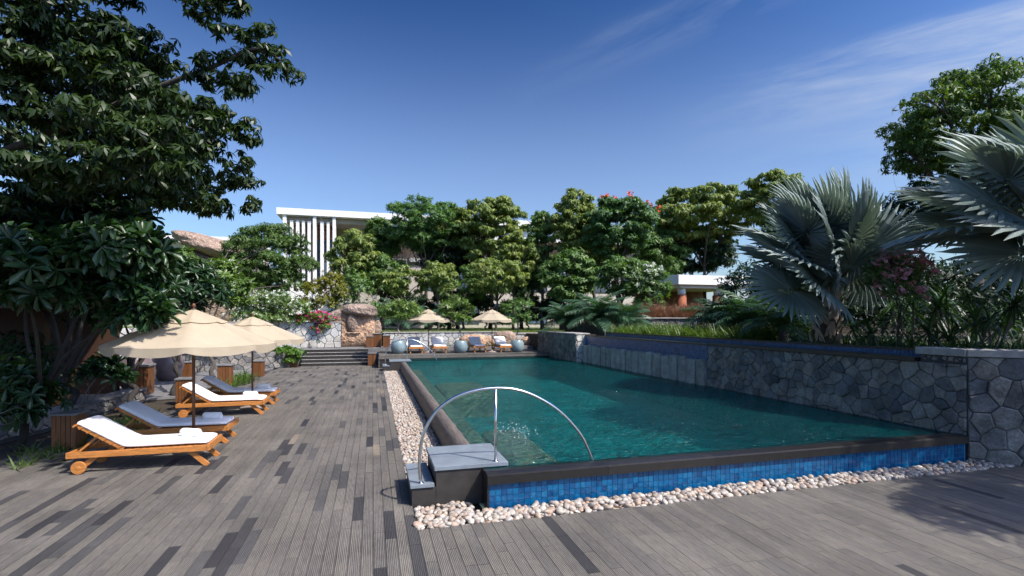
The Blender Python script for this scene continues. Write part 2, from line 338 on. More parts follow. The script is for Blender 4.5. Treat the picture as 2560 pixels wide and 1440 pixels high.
# coping with a slightly sloping wet top
prof = [(5.93, .285), (5.93, .388), (5.955, .402), (6.06, .414), (6.31, .386), (6.31, .285)]
cop = MB(); nP = len(prof); xs = [1.32, 2.89, 4.46, 6.03, 7.60, 9.17]
for i in range(len(xs)-1):
    c = MB(); a, b_ = xs[i]+.0015, xs[i+1]-.0015
    c.add([(a, y, z) for y, z in prof]+[(b_, y, z) for y, z in prof], [tuple(range(nP))]+[tuple(reversed(range(nP, 2*nP)))]+[(k, nP+k, nP+(k+1) % nP, (k+1) % nP) for k in range(nP)], random.random())
    c.build('coping', m_granite, pool)
MB().box(1.345, 9.17, 5.986, 6.30, -.06, .284).build('front_wall', m_grout, pool)
MB().box(1.325, 1.343, 5.966, 6.28, -.06, .2845).build('corner_edge', m_granite, pool)
# mosaic tiles
TP = .0735; tiles = []
nt = int((9.17-1.35)/TP)
for i in range(nt):
    for k in range(4):
        tiles.append((1.35+(i+.5)*TP, .284-(k+.5)*TP, i))
tms = [MB().box(-TP/2+.0028, TP/2-.0028, -.006, .006, -TP/2+.0028, TP/2-.0028, v).mesh('tile', m_tile) for v in (.02, .12, .25, .33, .4, .5, .6, .66, .75, .85, .95, .7)]
restt = MB()
for j, (x, z, i) in enumerate(tiles):
    if j < 300:
        o = link('tile', random.choice(tms), None, pool, (x, 5.981, z)); o.rotation_euler = (random.uniform(-.012, .012), 0, random.uniform(-.012, .012))
    else: restt.box(x-TP/2+.0028, x+TP/2-.0028, 5.975+random.uniform(-.001, .001), 5.987, z-TP/2+.0028, z+TP/2-.0028, random.random())
tag(restt.build('tile_field', m_tile, pool), kind='stuff')
# rounded striated weir edge along the pebbles
n_ = 14; Ys = np.arange(7.28, 22.95, .16)
prof = [(1.195, -.06), (1.195, .26)]+[(1.335-.14*math.cos(a), .275+.145*math.sin(a)) for a in np.linspace(.1, math.pi-.1, 11)]+[(1.475, .2), (1.475, -.06)]
we = MB(); nP = len(prof); b0 = 0
vv, ff = [], []
for i, yy in enumerate(Ys):
    j = random.uniform(-.006, .006)
    vv += [(x+j+random.uniform(-.003, .003), yy, z+random.uniform(-.004, .004)) for x, z in prof]
for i in range(len(Ys)-1): ff += [(i*nP+k, i*nP+k+1, (i+1)*nP+k+1, (i+1)*nP+k) for k in range(nP-1)]
ff += [tuple(range(nP)), tuple(reversed(range((len(Ys)-1)*nP, len(Ys)*nP)))]
we.add(vv, [tuple(reversed(f)) for f in ff]); we.build('weir_edge', m_log, pool, smooth=True)

# water surface
def water_mat(name, tint, sc=1.0, strength=.85, murk=(.004, .13, .135), mf=.24):
    m = bpy.data.materials.new(name); m.use_nodes = True; n, l = nodes(m); n.remove(n['Principled BSDF']); mo = n['Material Output']
    g_ = n.new('ShaderNodeNewGeometry'); mp_ = n.new('ShaderNodeMapping'); mp_.inputs['Scale'].default_value = (sc, sc*1.15, sc); l.new(g_.outputs['Position'], mp_.inputs[0])
    hs = None
    for s_, w, dist in ((1.2, .7, .8), (4.2, .75, .6), (10, .50, .4)):
        t = n.new('ShaderNodeTexNoise'); t.inputs['Scale'].default_value = s_; t.inputs['Detail'].default_value = 2; t.inputs['Distortion'].default_value = dist; l.new(mp_.outputs[0], t.inputs['Vector'])
        h = mathn(n, l, 'MULTIPLY', t.outputs[0], w); hs = h if hs is None else mathn(n, l, 'ADD', hs, h)
    b = n.new('ShaderNodeBump'); b.inputs['Strength'].default_value = strength; b.inputs['Distance'].default_value = .34; l.new(hs, b.inputs['Height'])
    fr = n.new('ShaderNodeFresnel'); fr.inputs['IOR'].default_value = 1.33; l.new(b.outputs[0], fr.inputs['Normal'])
    gl = n.new('ShaderNodeBsdfGlossy'); gl.inputs['Roughness'].default_value = .03; l.new(b.outputs[0], gl.inputs['Normal'])
    tr = n.new('ShaderNodeBsdfTransparent'); tr.inputs['Color'].default_value = (*tint, 1)
    df = n.new('ShaderNodeBsdfDiffuse'); df.inputs['Color'].default_value = (*murk, 1); l.new(b.outputs[0], df.inputs['Normal']); mk = n.new('ShaderNodeMixShader'); mk.inputs[0].default_value = mf; l.new(tr.outputs[0], mk.inputs[1]); l.new(df.outputs[0], mk.inputs[2])
    ms = n.new('ShaderNodeMixShader'); l.new(fr.outputs[0], ms.inputs[0]); l.new(mk.outputs[0], ms.inputs[1]); l.new(gl.outputs[0], ms.inputs[2]); l.new(ms.outputs[0], mo.inputs[0])
    return m
m_water = water_mat('pool_water', (.55, .86, .84))
w = MB().add([(X0+.06, Y0+.16, WATER), (X1+.05, Y0+.16, WATER), (X1+.05, Y1-.01, WATER), (X0+.06, Y1-.01, WATER)], [(0, 1, 2, 3)])
tag(w.build('water', m_water), kind='structure')
m_chwater = water_mat('channel_water', (.5, .6, .7), 1, .12)

# ------------------------------------------------------------------ pebbles
def ico(sub):
    t = (1+5**.5)/2
    v = [(-1,t,0),(1,t,0),(-1,-t,0),(1,-t,0),(0,-1,t),(0,1,t),(0,-1,-t),(0,1,-t),(t,0,-1),(t,0,1),(-t,0,-1),(-t,0,1)]
    f = [(0,11,5),(0,5,1),(0,1,7),(0,7,10),(0,10,11),(1,5,9),(5,11,4),(11,10,2),(10,7,6),(7,1,8),(3,9,4),(3,4,2),(3,2,6),(3,6,8),(3,8,9),(4,9,5),(2,4,11),(6,2,10),(8,6,7),(9,8,1)]
    v = [np.array(p)/np.linalg.norm(p) for p in v]
    for _ in range(sub):
        mid = {}; nf = []
        def m_(a, b):
            k = (min(a, b), max(a, b))
            if k not in mid: p = v[a]+v[b]; v.append(p/np.linalg.norm(p)); mid[k] = len(v)-1
            return mid[k]
        for a, b, c in f:
            x, y, z = m_(a, b), m_(b, c), m_(c, a); nf += [(a,x,z),(b,y,x),(c,z,y),(x,y,z)]
        f = nf
    return np.array(v), np.array(f)
I0, I1, I2, I3 = ico(0), ico(1), ico(2), ico(3)
def rotm(n, r=rng):
    q = r.normal(size=(n, 4)); q /= np.linalg.norm(q, axis=1)[:, None]; w, x, y, z = q.T
    return np.stack([np.stack([1-2*(y*y+z*z), 2*(x*y-z*w), 2*(x*z+y*w)], -1), np.stack([2*(x*y+z*w), 1-2*(x*x+z*z), 2*(y*z-x*w)], -1), np.stack([2*(x*z-y*w), 2*(y*z+x*w), 1-2*(x*x+y*y)], -1)], -2)
def tiltm(n, t, r=rng):
    a = r.uniform(0, 2*np.pi, n); tx = r.normal(0, t, n); ty = r.normal(0, t, n)
    out_ = []
    for i in range(n): out_.append(np.array((Matrix.Rotation(tx[i], 3, 'X') @ Matrix.Rotation(ty[i], 3, 'Y') @ Matrix.Rotation(a[i], 3, 'Z'))))
    return np.array(out_)
def pebble_bed(name, x0, x1, y0, y1, size, layers, individually, cut=None):
    bed = MB().box(x0, x1, y0, y1, -.06, -.045).build(name, m_soil); tag(bed, kind='structure')
    P = []
    for L in range(layers):
        s = size*1.02
        for i in range(int((x1-x0)/s)):
            for j in range(int((y1-y0)/s)):
                x = x0+(i+.5+rng.uniform(-.4, .4))*s; y = y0+(j+.5+rng.uniform(-.4, .4))*s
                if cut and cut(x, y): continue
                P.append((x, y, -.03+L*size*.42+rng.uniform(-.008, .012)))
    P = np.array(P)
    key = np.array([(-1/depth(p)**2 if inframe(p) else 0)-(p[2] > -.015)*.004 for p in P]) if individually else np.zeros(len(P))
    o = np.argsort(key, kind='stable'); P = P[o]
    n = len(P); S = size*rng.uniform(.38, .78, n)[:, None]*np.stack([rng.uniform(.85, 1.25, n), rng.uniform(.7, .95, n), rng.uniform(.5, .72, n)], -1)
    RM = tiltm(n, .3)
    k = min(individually, n)
    var = rng.random(n)
    if k:
        var_m = []
        for q in range(14):
            V, Fc = I1; dV = V*(1+.10*np.sin(V*rng.uniform(1.5, 3, 3)+rng.uniform(0, 6, 3)))
            mb = MB().add(dV, [tuple(f) for f in Fc], q/13); var_m.append(mb.mesh('pebble', m_pebble, True))
        for i in range(k):
            ob = link('pebble', random.choice(var_m), None, bed, P[i]); ob.scale = S[i]; ob.rotation_euler = Matrix(RM[i]).to_euler()
    near = np.array([depth(p) < 8.0 for p in P]); near[:k] = False; far_ = ~near; far_[:k] = False
    me = None
    for (V, Fc), sel in ((I1, near), (I0, far_)):
        if not sel.any(): continue
        VV = np.einsum('nij,ntj->nti', RM[sel], V[None]*S[sel][:, None, :])+P[sel][:, None, :]
        st = link('pebble_field', np_mesh('pebble_field', VV, Fc, var[sel], m_pebble), None, bed); tag(st, kind='stuff')
pebble_bed('front_pebble_bed', .475, 9.7, 5.55, 5.965, .074, 2, 150, lambda x, y: x > 9.2 and y > 5.55+(9.75-x))
pebble_bed('side_pebble_bed', .475, 1.19, 5.965, 23.2, .062, 2, 150, lambda x, y: y < 7.25 and (y > 6.24) )

# ------------------------------------------------------------------ stone walls
def voronoi(w, h, cw, ch, jit=.42, r=random):
    nx, nz = max(1, round(w/cw)), max(1, round(h/ch)); S = {}
    for i in range(-1, nx+1):
        for k in range(-1, nz+1):
            S[i, k] = ((i+.5+r.uniform(-jit, jit)+(.5 if k % 2 else 0)*.6)*w/nx, (k+.5+r.uniform(-jit, jit))*h/nz)
    cells = []
    for (i, k), p in S.items():
        poly = [(0, 0), (w, 0), (w, h), (0, h)]
        for di in range(-2, 3):
            for dk in range(-2, 3):
                q = S.get((i+di, k+dk))
                if q is None or (di == 0 and dk == 0): continue
                mx_, my_ = (p[0]+q[0])/2, (p[1]+q[1])/2; nx_, ny_ = q[0]-p[0], q[1]-p[1]
                out_ = []
                for a in range(len(poly)):
                    A, Bp = poly[a], poly[(a+1) % len(poly)]
                    da = (A[0]-mx_)*nx_+(A[1]-my_)*ny_; db = (Bp[0]-mx_)*nx_+(Bp[1]-my_)*ny_
                    if da <= 0: out_.append(A)
                    if da*db < 0: t = da/(da-db); out_.append((A[0]+t*(Bp[0]-A[0]), A[1]+t*(Bp[1]-A[1])))
                poly = out_
                if len(poly) < 3: break
            if len(poly) < 3: break
        if len(poly) >= 3:
            ar = abs(sum(poly[a][0]*poly[(a+1) % len(poly)][1]-poly[(a+1) % len(poly)][0]*poly[a][1] for a in range(len(poly))))/2
            if ar > .0025: cells.append((poly, ar))
    return cells
def stone_face(parent, o, u, nrm, w, z0, z1, cw, ch, mat, gap=.012, proud=.035, name='stone', jit=.42):
    """stones on the plane from o along u, standing out along nrm"""
    o, u, nrm = Vector(o), Vector(u).normalized(), Vector(nrm).normalized()
    for poly, ar in voronoi(w, z1-z0, cw, ch, jit):
        cx_ = sum(p[0] for p in poly)/len(poly); cz_ = sum(p[1] for p in poly)/len(poly); rr = math.sqrt(ar/math.pi)
        s1 = 1-gap/rr; s2 = s1-.012/rr-.05; pr = proud*random.uniform(.5, 1.35); tx, tz = random.uniform(-.10, .10), random.uniform(-.10, .10)
        vs_ = []
        for s_, d_ in ((s1, -.01), (s1, pr*.6), (s2, pr)):
            for x, z in poly:
                lx, lz = (x-cx_)*s_, (z-cz_)*s_
                dd = d_ + ((lx*tx+lz*tz) if d_ > 0 else 0)
                vs_.append(u*lx+Vector((0, 0, lz))+nrm*max(dd, -.01))
        n = len(poly)
        fs = [tuple(range(2*n, 3*n))]
        for a in (0, 1): fs += [(a*n+i, a*n+(i+1) % n, (a+1)*n+(i+1) % n, (a+1)*n+i) for i in range(n)]
        if u.cross(Vector((0, 0, 1))).dot(nrm) < 0: fs = [tuple(reversed(f)) for f in fs]
        link(name, MB().add(vs_, fs, random.random()).mesh(name, mat), None, parent, o+u*cx_+Vector((0, 0, z0+cz_)))

# right-hand wall along the pool
wall = MB().prism([(9.20, 5.98), (9.42, 5.98), (9.42, 12.428), (9.12, 12.428)], -.06, 1.535).build('stone_wall', m_mortar)
tag(wall, 'long grey crazy-stone wall rising from the pool edge under a dark coping', 'wall')
stone_face(wall, (9.197, 5.975, 0), (-.08/6.35, 1, 0), (-1, -.0126, 0), 6.44, .30, 1.53, .235, .20, m_stone, gap=.004, proud=.042, jit=.49)
MB().box(9.09, 9.45, 6.72, 12.42, 1.537, 1.60).build('coping', m_granite, wall)
ew = MB().prism([(9.20, 5.97), (11.6, 3.57), (11.85, 3.82), (9.45, 6.22), (9.45, 6.70), (9.20, 6.70)], -.06, 1.66).build('stone_wall', m_mortar)
tag(ew, 'taller grey stone wall end with a flat pale capping in the corner', 'wall')
s2_ = math.sqrt(.5)
stone_face(ew, (9.20, 5.97, 0), (s2_, -s2_, 0), (-s2_, -s2_, 0), 3.35, .0, 1.655, .31, .27, m_stone, gap=.005, proud=.035, jit=.48)
stone_face(ew, (9.20, 5.985, 0), (0, 1, 0), (-1, 0, 0), .70, 1.56, 1.655, .16, .06, m_stone)
for i in range(4):
    a, b_ = i*.95+.003, (i+1)*.95-.003; q = []
    p = [(9.155+s2_*t, 5.95-s2_*t) for t in (a, b_)]
    MB().prism([p[0], p[1], (p[1][0]+.28, p[1][1]+.28), (p[0][0]+.28, p[0][1]+.28)], 1.662, 1.782, random.random()).build('capping', m_cap, ew, bevel=.012)
MB().prism([(9.135, 5.975), (9.155+.001, 5.955), (9.44, 6.235), (9.47, 6.75), (9.135, 6.75)], 1.662, 1.784, .4).build('capping', m_cap, ew, bevel=.012)
pier = MB().box(8.68, 9.30, 21.02, 26.4, -.06, 1.60).build('stone_wall', m_mortar)
tag(pier, 'bluish stone wall block at the far pool corner beside the lounger platform', 'wall')
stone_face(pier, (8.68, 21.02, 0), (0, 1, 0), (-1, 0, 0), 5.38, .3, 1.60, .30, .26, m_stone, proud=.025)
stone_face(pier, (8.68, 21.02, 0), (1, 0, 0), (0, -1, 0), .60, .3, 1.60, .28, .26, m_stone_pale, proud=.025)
for i in range(5): MB().box(8.64, 9.33, 20.98+i*1.09, 20.98+(i+1)*1.09-.005, 1.602, 1.665, random.random()).build('capping', m_cap, pier, bevel=.01)
weir = MB().box(9.12, 9.40, 12.43, 21.0, -.06, 1.53).build('weir_wall', m_grout_dark)
tag(weir, 'waterfall wall with deep blue mosaic tiles above a row of upright stone slabs', 'wall')
y = 12.45; k = 0
while y < 20.95:
    wd = random.uniform(.38, .52); yb = min(y+wd, 21.0); h = 1.13+random.uniform(-.03, .05); n = 6
    pts = [(y+.02+(yb-y-.04)*t/n, h-.05*(abs(t/n-.5)*2)**3+random.uniform(-.012, .012)) for t in range(n+1)]
    fr_ = random.uniform(0, .03); cyy = (y+yb)/2
    vs_ = [(-.10-fr_-.045*math.sin(math.pi*t/n), yy-cyy, z) for t, (yy, z) in enumerate(pts)]+[(-.10-fr_-.045*math.sin(math.pi*t/n)+random.uniform(-.01, .01), yy-cyy, .25) for t, (yy, z) in enumerate(pts)]+[(.0, yy-cyy, z+.015) for yy, z in pts]+[(0, yy-cyy, .25) for yy, z in pts]
    N = n+1; fs = []
    for t in range(n): fs += [(t, t+1, N+t+1, N+t), (2*N+t, 2*N+t+1, t+1, t)]
    fs += [(0, N, 3*N, 2*N), (n, 2*N+n, 3*N+n, N+n)]
    link('slab', MB().add(vs_, [tuple(reversed(f)) for f in fs], random.random()).mesh('slab', m_slab), None, weir, (9.12, cyy, 0))
    y = yb
tm = MB()
for i in range(int(8.5/.07)):
    for k in range(6): tm.box(9.105, 9.125, 12.44+i*.07+.003, 12.44+(i+1)*.07-.003, 1.11+k*.07+.003, 1.11+(k+1)*.07-.003, random.random())
tag(tm.build('tile_field', m_tile_dark, weir), kind='stuff')
MB().box(9.085, 9.42, 12.425, 21.0, 1.532, 1.575).build('coping', m_granite, weir)
# upper water channel behind the wall
ch = MB().box(9.43, 10.3, 6.75, 20.98, -.06, 1.30).build('water_channel', m_grout_dark)
tag(ch, 'narrow upper water channel lined with dark blue tiles along the planting', 'water channel')
bk = MB()
for i in range(int(14.1/.08)):
    for k in range(3): bk.box(10.09, 10.11, 6.85+i*.08+.003, 6.85+(i+1)*.08-.003, 1.42+k*.08+.003, 1.42+(k+1)*.08-.003, random.random())
tag(bk.build('tile_field', m_tile_dark, ch), kind='stuff')
MB().box(10.105, 10.3, 6.8, 20.97, 1.302, 1.66).build('back_wall', m_grout_dark, ch)
MB().box(10.07, 10.32, 6.78, 20.96, 1.662, 1.70).build('back_coping', m_granite, ch)
MB().box(9.44, 10.1, 6.74, 6.83, 1.302, 1.62).build('end_wall', m_grout_dark, ch)
MB().add([(9.41, 6.84, 1.545), (10.1, 6.84, 1.545), (10.1, 20.9, 1.545), (9.41, 20.9, 1.545)], [(0, 1, 2, 3)]).build('water_surface', m_chwater, ch)

# ------------------------------------------------------------------ entry steps and handrails
def entry(y, label):
    b = empty('pool_entry_steps', (.73, y, 0), label, 'steps', 'slate blocks for stepping into the pool')
    MB().box(.02, .90, .02, 1.0, -.05, .405).build('block', m_dark_clad, b, bevel=.004)
    MB().box(0, .93, 0, 1.02, .407, .457).build('block_top', m_blue_slate, b, bevel=.004)
    MB().box(-.27, .018, .02, .95, -.05, .212).build('lower_block', m_dark_clad, b, bevel=.004)
    MB().box(-.29, -.002, 0, .97, .214, .258).build('lower_top', m_blue_slate, b, bevel=.004)
    return b
entry(6.25, 'near slate block steps at the pool corner with a cobbled bed in front')
entry(23.05, 'small far slate block steps at the end of the pebble strip')
arc = [(.57, .262), (.555, .45), (.56, .63), (.61, .88), (.76, 1.13), (.99, 1.29), (1.25, 1.365), (1.5, 1.385), (1.76, 1.36), (2.02, 1.27), (2.31, 1.10), (2.52, .91), (2.69, .70), (2.79, .50), (2.845, .36), (2.86, .20)]
def smooth(pts, k=4):
    P = [np.array(p, float) for p in pts]; P = [2*P[0]-P[1]]+P+[2*P[-1]-P[-2]]; o = []
    for i in range(1, len(P)-2):
        for t in np.arange(k)/k:
            a, b_, c, d_ = P[i-1:i+3]; o.append(.5*((2*b_)+(-a+c)*t+(2*a-5*b_+4*c-d_)*t*t+(-a+3*b_-3*c+d_)*t**3))
    o.append(P[-2]); return o
def rail(y, label):
    b = empty('handrail', (.57, y, .258), label, 'handrail', 'arched steel pool handrails')
    MB().tube([(x-.57, 0, z-.258) for x, z in smooth(arc)], .0205, 12).build('arch', m_steel, b, True)
    MB().tube([(.94, 0, .20), (.94, 0, 1.115)], .019, 12).build('post', m_steel, b, True)
    for x, z in ((0, .0), (.94, .199)): MB().lathe([(.0, .012), (.03, .012), (.036, .004), (.036, 0)], 16, (x, 0, z)).build('flange', m_steel, b, True)
rail(6.31, 'near arched stainless steel handrail rising over the slate steps')
rail(23.35, 'far thin arched steel handrail at the end of the pool')
# bubbling jets
for (cx_, cy_, lab) in ((2.35, 8.35, 'white bubbling patch on the water behind the near handrail'),):
    n = 70; Pp = np.stack([cx_+rng.normal(0, .16, n), cy_+rng.normal(0, .28, n), WATER+rng.uniform(-.004, .012, n)], -1)
    S = rng.uniform(.004, .013, n); V, Fc = I1
    o = link('foam', np_mesh('foam', Pp[:, None]+V[None]*np.stack([S, S, S*.6], -1)[:, None], Fc, rng.random(n), MAT('foam', (.5, .58, .58), .15, None)), None); tag(o, lab, 'foam', kind='stuff')

# ------------------------------------------------------------------ steps up to the terrace and lounger platform
st = empty('terrace_steps', (-1.77, 26.7, 0), 'broad dark steps with thin pale nosings climbing to the terrace', 'steps')
for i in range(5):
    MB().box(-1.58, 1.56, i*.31, 1.56, i*.151-.03, (i+1)*.151-.03, .5).build('step', m_dark_clad, st)
    MB().box(-1.59, 1.57, i*.31-.02, i*.31+.05, (i+1)*.151-.029, (i+1)*.151-.001, .5).build('nosing', m_cap, st)
pf = MB().box(.32, 8.64, 24.62, 28.22, -.06, .545).build('lounger_platform', m_sub); tag(pf, kind='structure')
for i in range(25): 
    for k in range(4): MB().box(.30+k*2.085, .30+(k+1)*2.085-.004, 24.58+i*.145, 24.58+(i+1)*.145-.005, .547, .60+random.uniform(-.002, .002), random.uniform(.15, .7)).build('plank', m_plank, pf)
MB().box(.28, 8.64, 24.585, 24.615, .42, .545, .6).build('fascia', m_plank, pf)
MB().box(.285, .318, 24.62, 28.2, -.05, .545, .6).build('fascia', m_plank, pf)

# ================================================================== buildings
YB = 50.0
bld = empty('hotel_building', (12, YB, 1.47), 'white three-storey building with tall fins under a flat roof behind the trees', 'building')
def bpart(name, mat, *boxes, parent=bld, var=None):
    m = MB()
    for b in boxes: m.box(b[0]-12, b[1]-12, b[2]-YB, b[3]-YB, b[4]-1.47, b[5]-1.47, random.random() if var is None else var)
    return m.build(name, mat, parent)
bpart('roof', m_white, (-8.28, 34, 49.6, 66, 11.75, 12.33))
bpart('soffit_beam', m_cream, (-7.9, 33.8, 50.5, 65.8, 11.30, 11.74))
for a, b_ in ((-7.78, -7.48), (-5.24, -4.96), (-3.54, -3.26)): bpart('column', m_white, (a, b_, 49.75, 50.45, 1.47, 11.745))
for a, b_ in ((-7.21, -6.94), (-6.70, -6.43), (-6.20, -5.96), (-5.72, -5.44), (-4.62, -4.34), (-4.06, -3.82)): bpart('fin', m_white, (a, b_, 49.95, 50.5, 4.9, 11.296))
bpart('fin_base', m_white, (-7.47, -3.0, 49.9, 51.9, 1.48, 4.88))
bpart('stair_panel', m_bwood, (-7.6, -3.4, 52.0, 52.3, 4.9, 11.29))
for a in (-7.15, -6.1, -5.0, -4.1): bpart('stair_window', m_glass, (a-.36, a+.36, 51.9, 51.99, 5.6, 9.9), var=.9)
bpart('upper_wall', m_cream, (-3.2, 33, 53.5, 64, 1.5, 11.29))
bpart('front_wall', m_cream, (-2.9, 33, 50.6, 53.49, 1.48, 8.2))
bpart('parapet', m_white, (1.2, 33, 50.2, 50.55, 10.35, 11.29))
bpart('parapet_band', m_white, (3.5, 33, 50.3, 50.59, 7.9, 8.6))
x = -2.6; i = 0
while x < 31:
    for z0, z1 in ((5.2, 7.2), (1.9, 3.9)):
        wn_ = bpart('window', m_glass, (x, x+2.2, 50.52, 50.58, z0, z1))
        for q in (x+.0, x+1.08, x+2.14): bpart('mullion', m_black, (q, q+.07, 50.47, 50.515, z0, z1), parent=wn_)
    x += 3.6
x = -2.2
while x < 32:
    wn_ = bpart('window', m_glass, (x, x+1.9, 53.40, 53.49, 8.7, 10.3))
    x += 3.4
bpart('slat_rail_beam', m_slat, (-3.5, 33, 50.05, 50.12, 9.42, 9.5))
sl = MB()
for k in range(240):
    xx = -3.45+k*.15; sl.box(xx-12, xx+.06-12, 50.06-YB, 50.10-YB, 8.25-1.47, 9.41-1.47, random.random())
tag(sl.build('rail_slats', m_slat, bld), kind='stuff')
bpart('wall_sign', m_white, (.0, .42, 49.9, 49.94, 4.2, 4.65)); 
lw = empty('low_wing', (-22, 76, 1.47), 'distant low wing showing only a thin white roof edge past the big boulder', 'building')
bpart('roof', m_white, (-60+34, 12-10, 2, 12, 0, 0), parent=lw) if False else None
MB().box(-25, 7, -1, 12, 11.3, 11.75).build('roof', m_white, lw)
MB().box(-24, 6.5, .5, 11.5, 0, 11.28).build('wall', m_cream, lw)
# garden pavilion, right
pv = empty('garden_pavilion', (24, 35, 1.4), 'open pavilion with thick white roof slab on terracotta columns', 'pavilion')
MB().prism([(-1.75, -1.2), (5.0, -1.2), (5.0, 5), (-3.2, 5), (-3.2, .9)], 3.55, 4.27).build('roof', m_white, pv)
MB().prism([(-1.3, -.8), (4.6, -.8), (4.6, 4.6), (-2.8, 4.6), (-2.8, 1.1)], 3.30, 3.548).build('ceiling_beam', m_white, pv)
for (x, y) in ((-.95, -.35), (.4, 1.6), (2.3, -.35), (-2.3, 1.6), (4.0, 1.6)):
    c_ = MB().lathe([(0, 2.78), (.38, 2.78), (.38, 0), (0, 0)], 20, (x, y, 0)).build('column', m_terra, pv, True)
    MB().lathe([(0, .51), (.30, .51), (.30, 0), (0, 0)], 20, (x, y, 2.785)).build('capital', m_white, c_, True)
MB().box(-2.5, 4.4, 3.9, 4.1, 0, 3.29).build('rear_wall', m_bwood, pv)
# upper garden retaining wall with a stone cap
rw = MB().prism([(12.6, 25.6), (18.6, 24.6), (18.7, 25.0), (12.7, 26.0)], 1.40, 2.32).build('stone_wall', m_mortar); tag(rw, 'low dry-stone garden wall with pale cap below the brown grasses', 'wall')
stone_face(rw, (12.6, 25.6, 0), (6, -1, 0), (-.164, -.986, 0), 6.05, 1.41, 2.31, .26, .10, m_stone, proud=.03, gap=.006)
MB().prism([(12.5, 25.5), (18.6, 24.48), (18.75, 25.05), (12.65, 26.07)], 2.322, 2.39).build('capping', m_cap, rw, bevel=.01)
g = MB().prism([(12.75, 26.0), (18.75, 25.0), (40, 22), (40, 34), (12.75, 34)], 1.42, 2.30)
tag(g.build('upper_garden_ground', m_soil), kind='structure')

# stone wall behind the far loungers
fw_ = MB().box(.6, 8.2, 30.0, 30.24, .75, 1.50).build('stone_wall', m_mortar); tag(fw_, 'pale crazy-stone retaining wall behind the far loungers', 'wall')
stone_face(fw_, (.6, 30.0, 0), (1, 0, 0), (0, -1, 0), 7.6, .76, 1.50, .36, .28, m_stone_pale, proud=.03)
for i in range(7): MB().box(.55+i*1.095, .55+(i+1)*1.095-.006, 29.93, 30.27, 1.502, 1.565, random.random()).build('capping', m_cap, fw_, bevel=.01)
fw2 = MB().box(8.25, 14.5, 29.9, 30.24, .75, 1.38).build('stone_wall', m_mortar); tag(fw2, 'sandy coursed stone wall at the far right end of the terrace', 'wall')
stone_face(fw2, (8.25, 29.9, 0), (1, 0, 0), (0, -1, 0), 6.2, .76, 1.38, .45, .11, m_stone_pale, proud=.02, jit=.15, gap=.006)
MB().box(8.22, 14.6, 29.84, 30.25, 1.382, 1.48).build('capping', m_cap, fw2, bevel=.01)
# bougainvillea wall left of the boulder
bw = MB().box(-9.6, -1.62, 29.0, 29.35, .75, 2.10).build('stone_wall', m_mortar); tag(bw, 'white and grey crazy-stone wall draped with pink bougainvillea beside the boulder', 'wall')
stone_face(bw, (-9.6, 29.0, 0), (1, 0, 0), (0, -1, 0), 7.96, .76, 2.10, .40, .33, m_stone_pale, proud=.03)
for i in range(7): MB().box(-9.65+i*1.152, -9.65+(i+1)*1.152-.006, 28.95, 29.4, 2.102, 2.16, random.random()).build('capping', m_cap, bw, bevel=.01)
# dim retaining wall on the left behind the loungers
lv = MB().prism([(-8.8, 24.0), (-3.75, 26.2), (-3.75, 26.85), (-8.8, 26.85)], -.05, .78).build('stone_wall', m_mortar); tag(lv, 'shaded rubble retaining wall under the hedge left of the steps', 'wall')
stone_face(lv, (-8.8, 24.0, 0), (5.05, 2.2, 0), (.4, -.917, 0), 5.5, 0, .78, .34, .26, m_stone, proud=.03)
tw = MB().box(-14.0, -7.8, 22.6, 23.0, -.05, 1.95).build('stone_wall', m_mortar); tag(tw, 'pale block wall seen between the trunks behind the pavilion post', 'wall')
stone_face(tw, (-14.0, 22.6, 0), (1, 0, 0), (0, -1, 0), 6.2, .0, 1.95, .42, .26, m_stone_pale, proud=.03, jit=.3)
# low slate planter edge on the left
sw_ = MB().prism([(-6.9, 10.3), (-6.35, 13.2), (-6.15, 16.6), (-6.55, 16.75), (-6.75, 13.3), (-7.3, 10.5)], -.05, .30).build('planter_edge', m_mortar); tag(sw_, 'low dark slate planter edge winding between the shaded trunks', 'planter')
for (a, b_) in (((-6.9, 10.3), (-6.35, 13.2)), ((-6.35, 13.2), (-6.15, 16.6))):
    u = Vector((b_[0]-a[0], b_[1]-a[1], 0)); L = u.length; u.normalize()
    stone_face(sw_, (a[0], a[1], 0), u, (u.y, -u.x, 0), L, .02, .30, .5, .15, m_stone, proud=.03, jit=.2)
    k = int(L/.62)
    for i in range(k):
        p = [Vector((a[0], a[1], 0))+u*(L*t/k) for t in (i, i+.985)]; nn = Vector((u.y, -u.x, 0))
        MB().prism([tuple((p[0]+nn*.05)[:2]), tuple((p[0]-nn*.42)[:2]), tuple((p[1]-nn*.42)[:2]), tuple((p[1]+nn*.05)[:2])][::1], .302, .345+random.uniform(-.004, .004), random.random()).build('capping', m_pave, sw_)

# wooden pavilion at the left edge
wp = empty('timber_pavilion', (-8.6, 15.6, 0), 'shaded timber pavilion with red-brown posts and an orange board wall', 'pavilion')
for (x, y, s) in ((.62, -.2, .13), (-.55, -1.0, .10), (-1.3, -1.6, .13), (-2.5, .3, .13)): MB().box(x-s, x+s, y-s, y+s, 0, 2.8).build('post', m_pavwood, wp, bevel=.008)
for i in range(8): MB().box(-.62+i*.15, -.62+(i+1)*.15-.006, .02, .06, .05, 1.15+.0*i, random.random()).build('board', m_teak, wp)
for i in range(9): MB().box(.68, .72, -.15+i*.15, -.15+(i+1)*.15-.006, .05, 1.15, random.random()).build('board', m_teak, wp)
MB().box(-4.5, 1.2, -2.4, 3.2, 2.82, 2.95).build('roof', m_pavwood, wp); MB().box(-4.5, 1.25, -2.45, -2.35, 2.5, 2.81).build('eave_board', m_pavwood, wp)
MB().box(-4.4, 1.1, 2.6, 2.75, 0, 2.81).build('rear_wall', m_pavwood, wp)

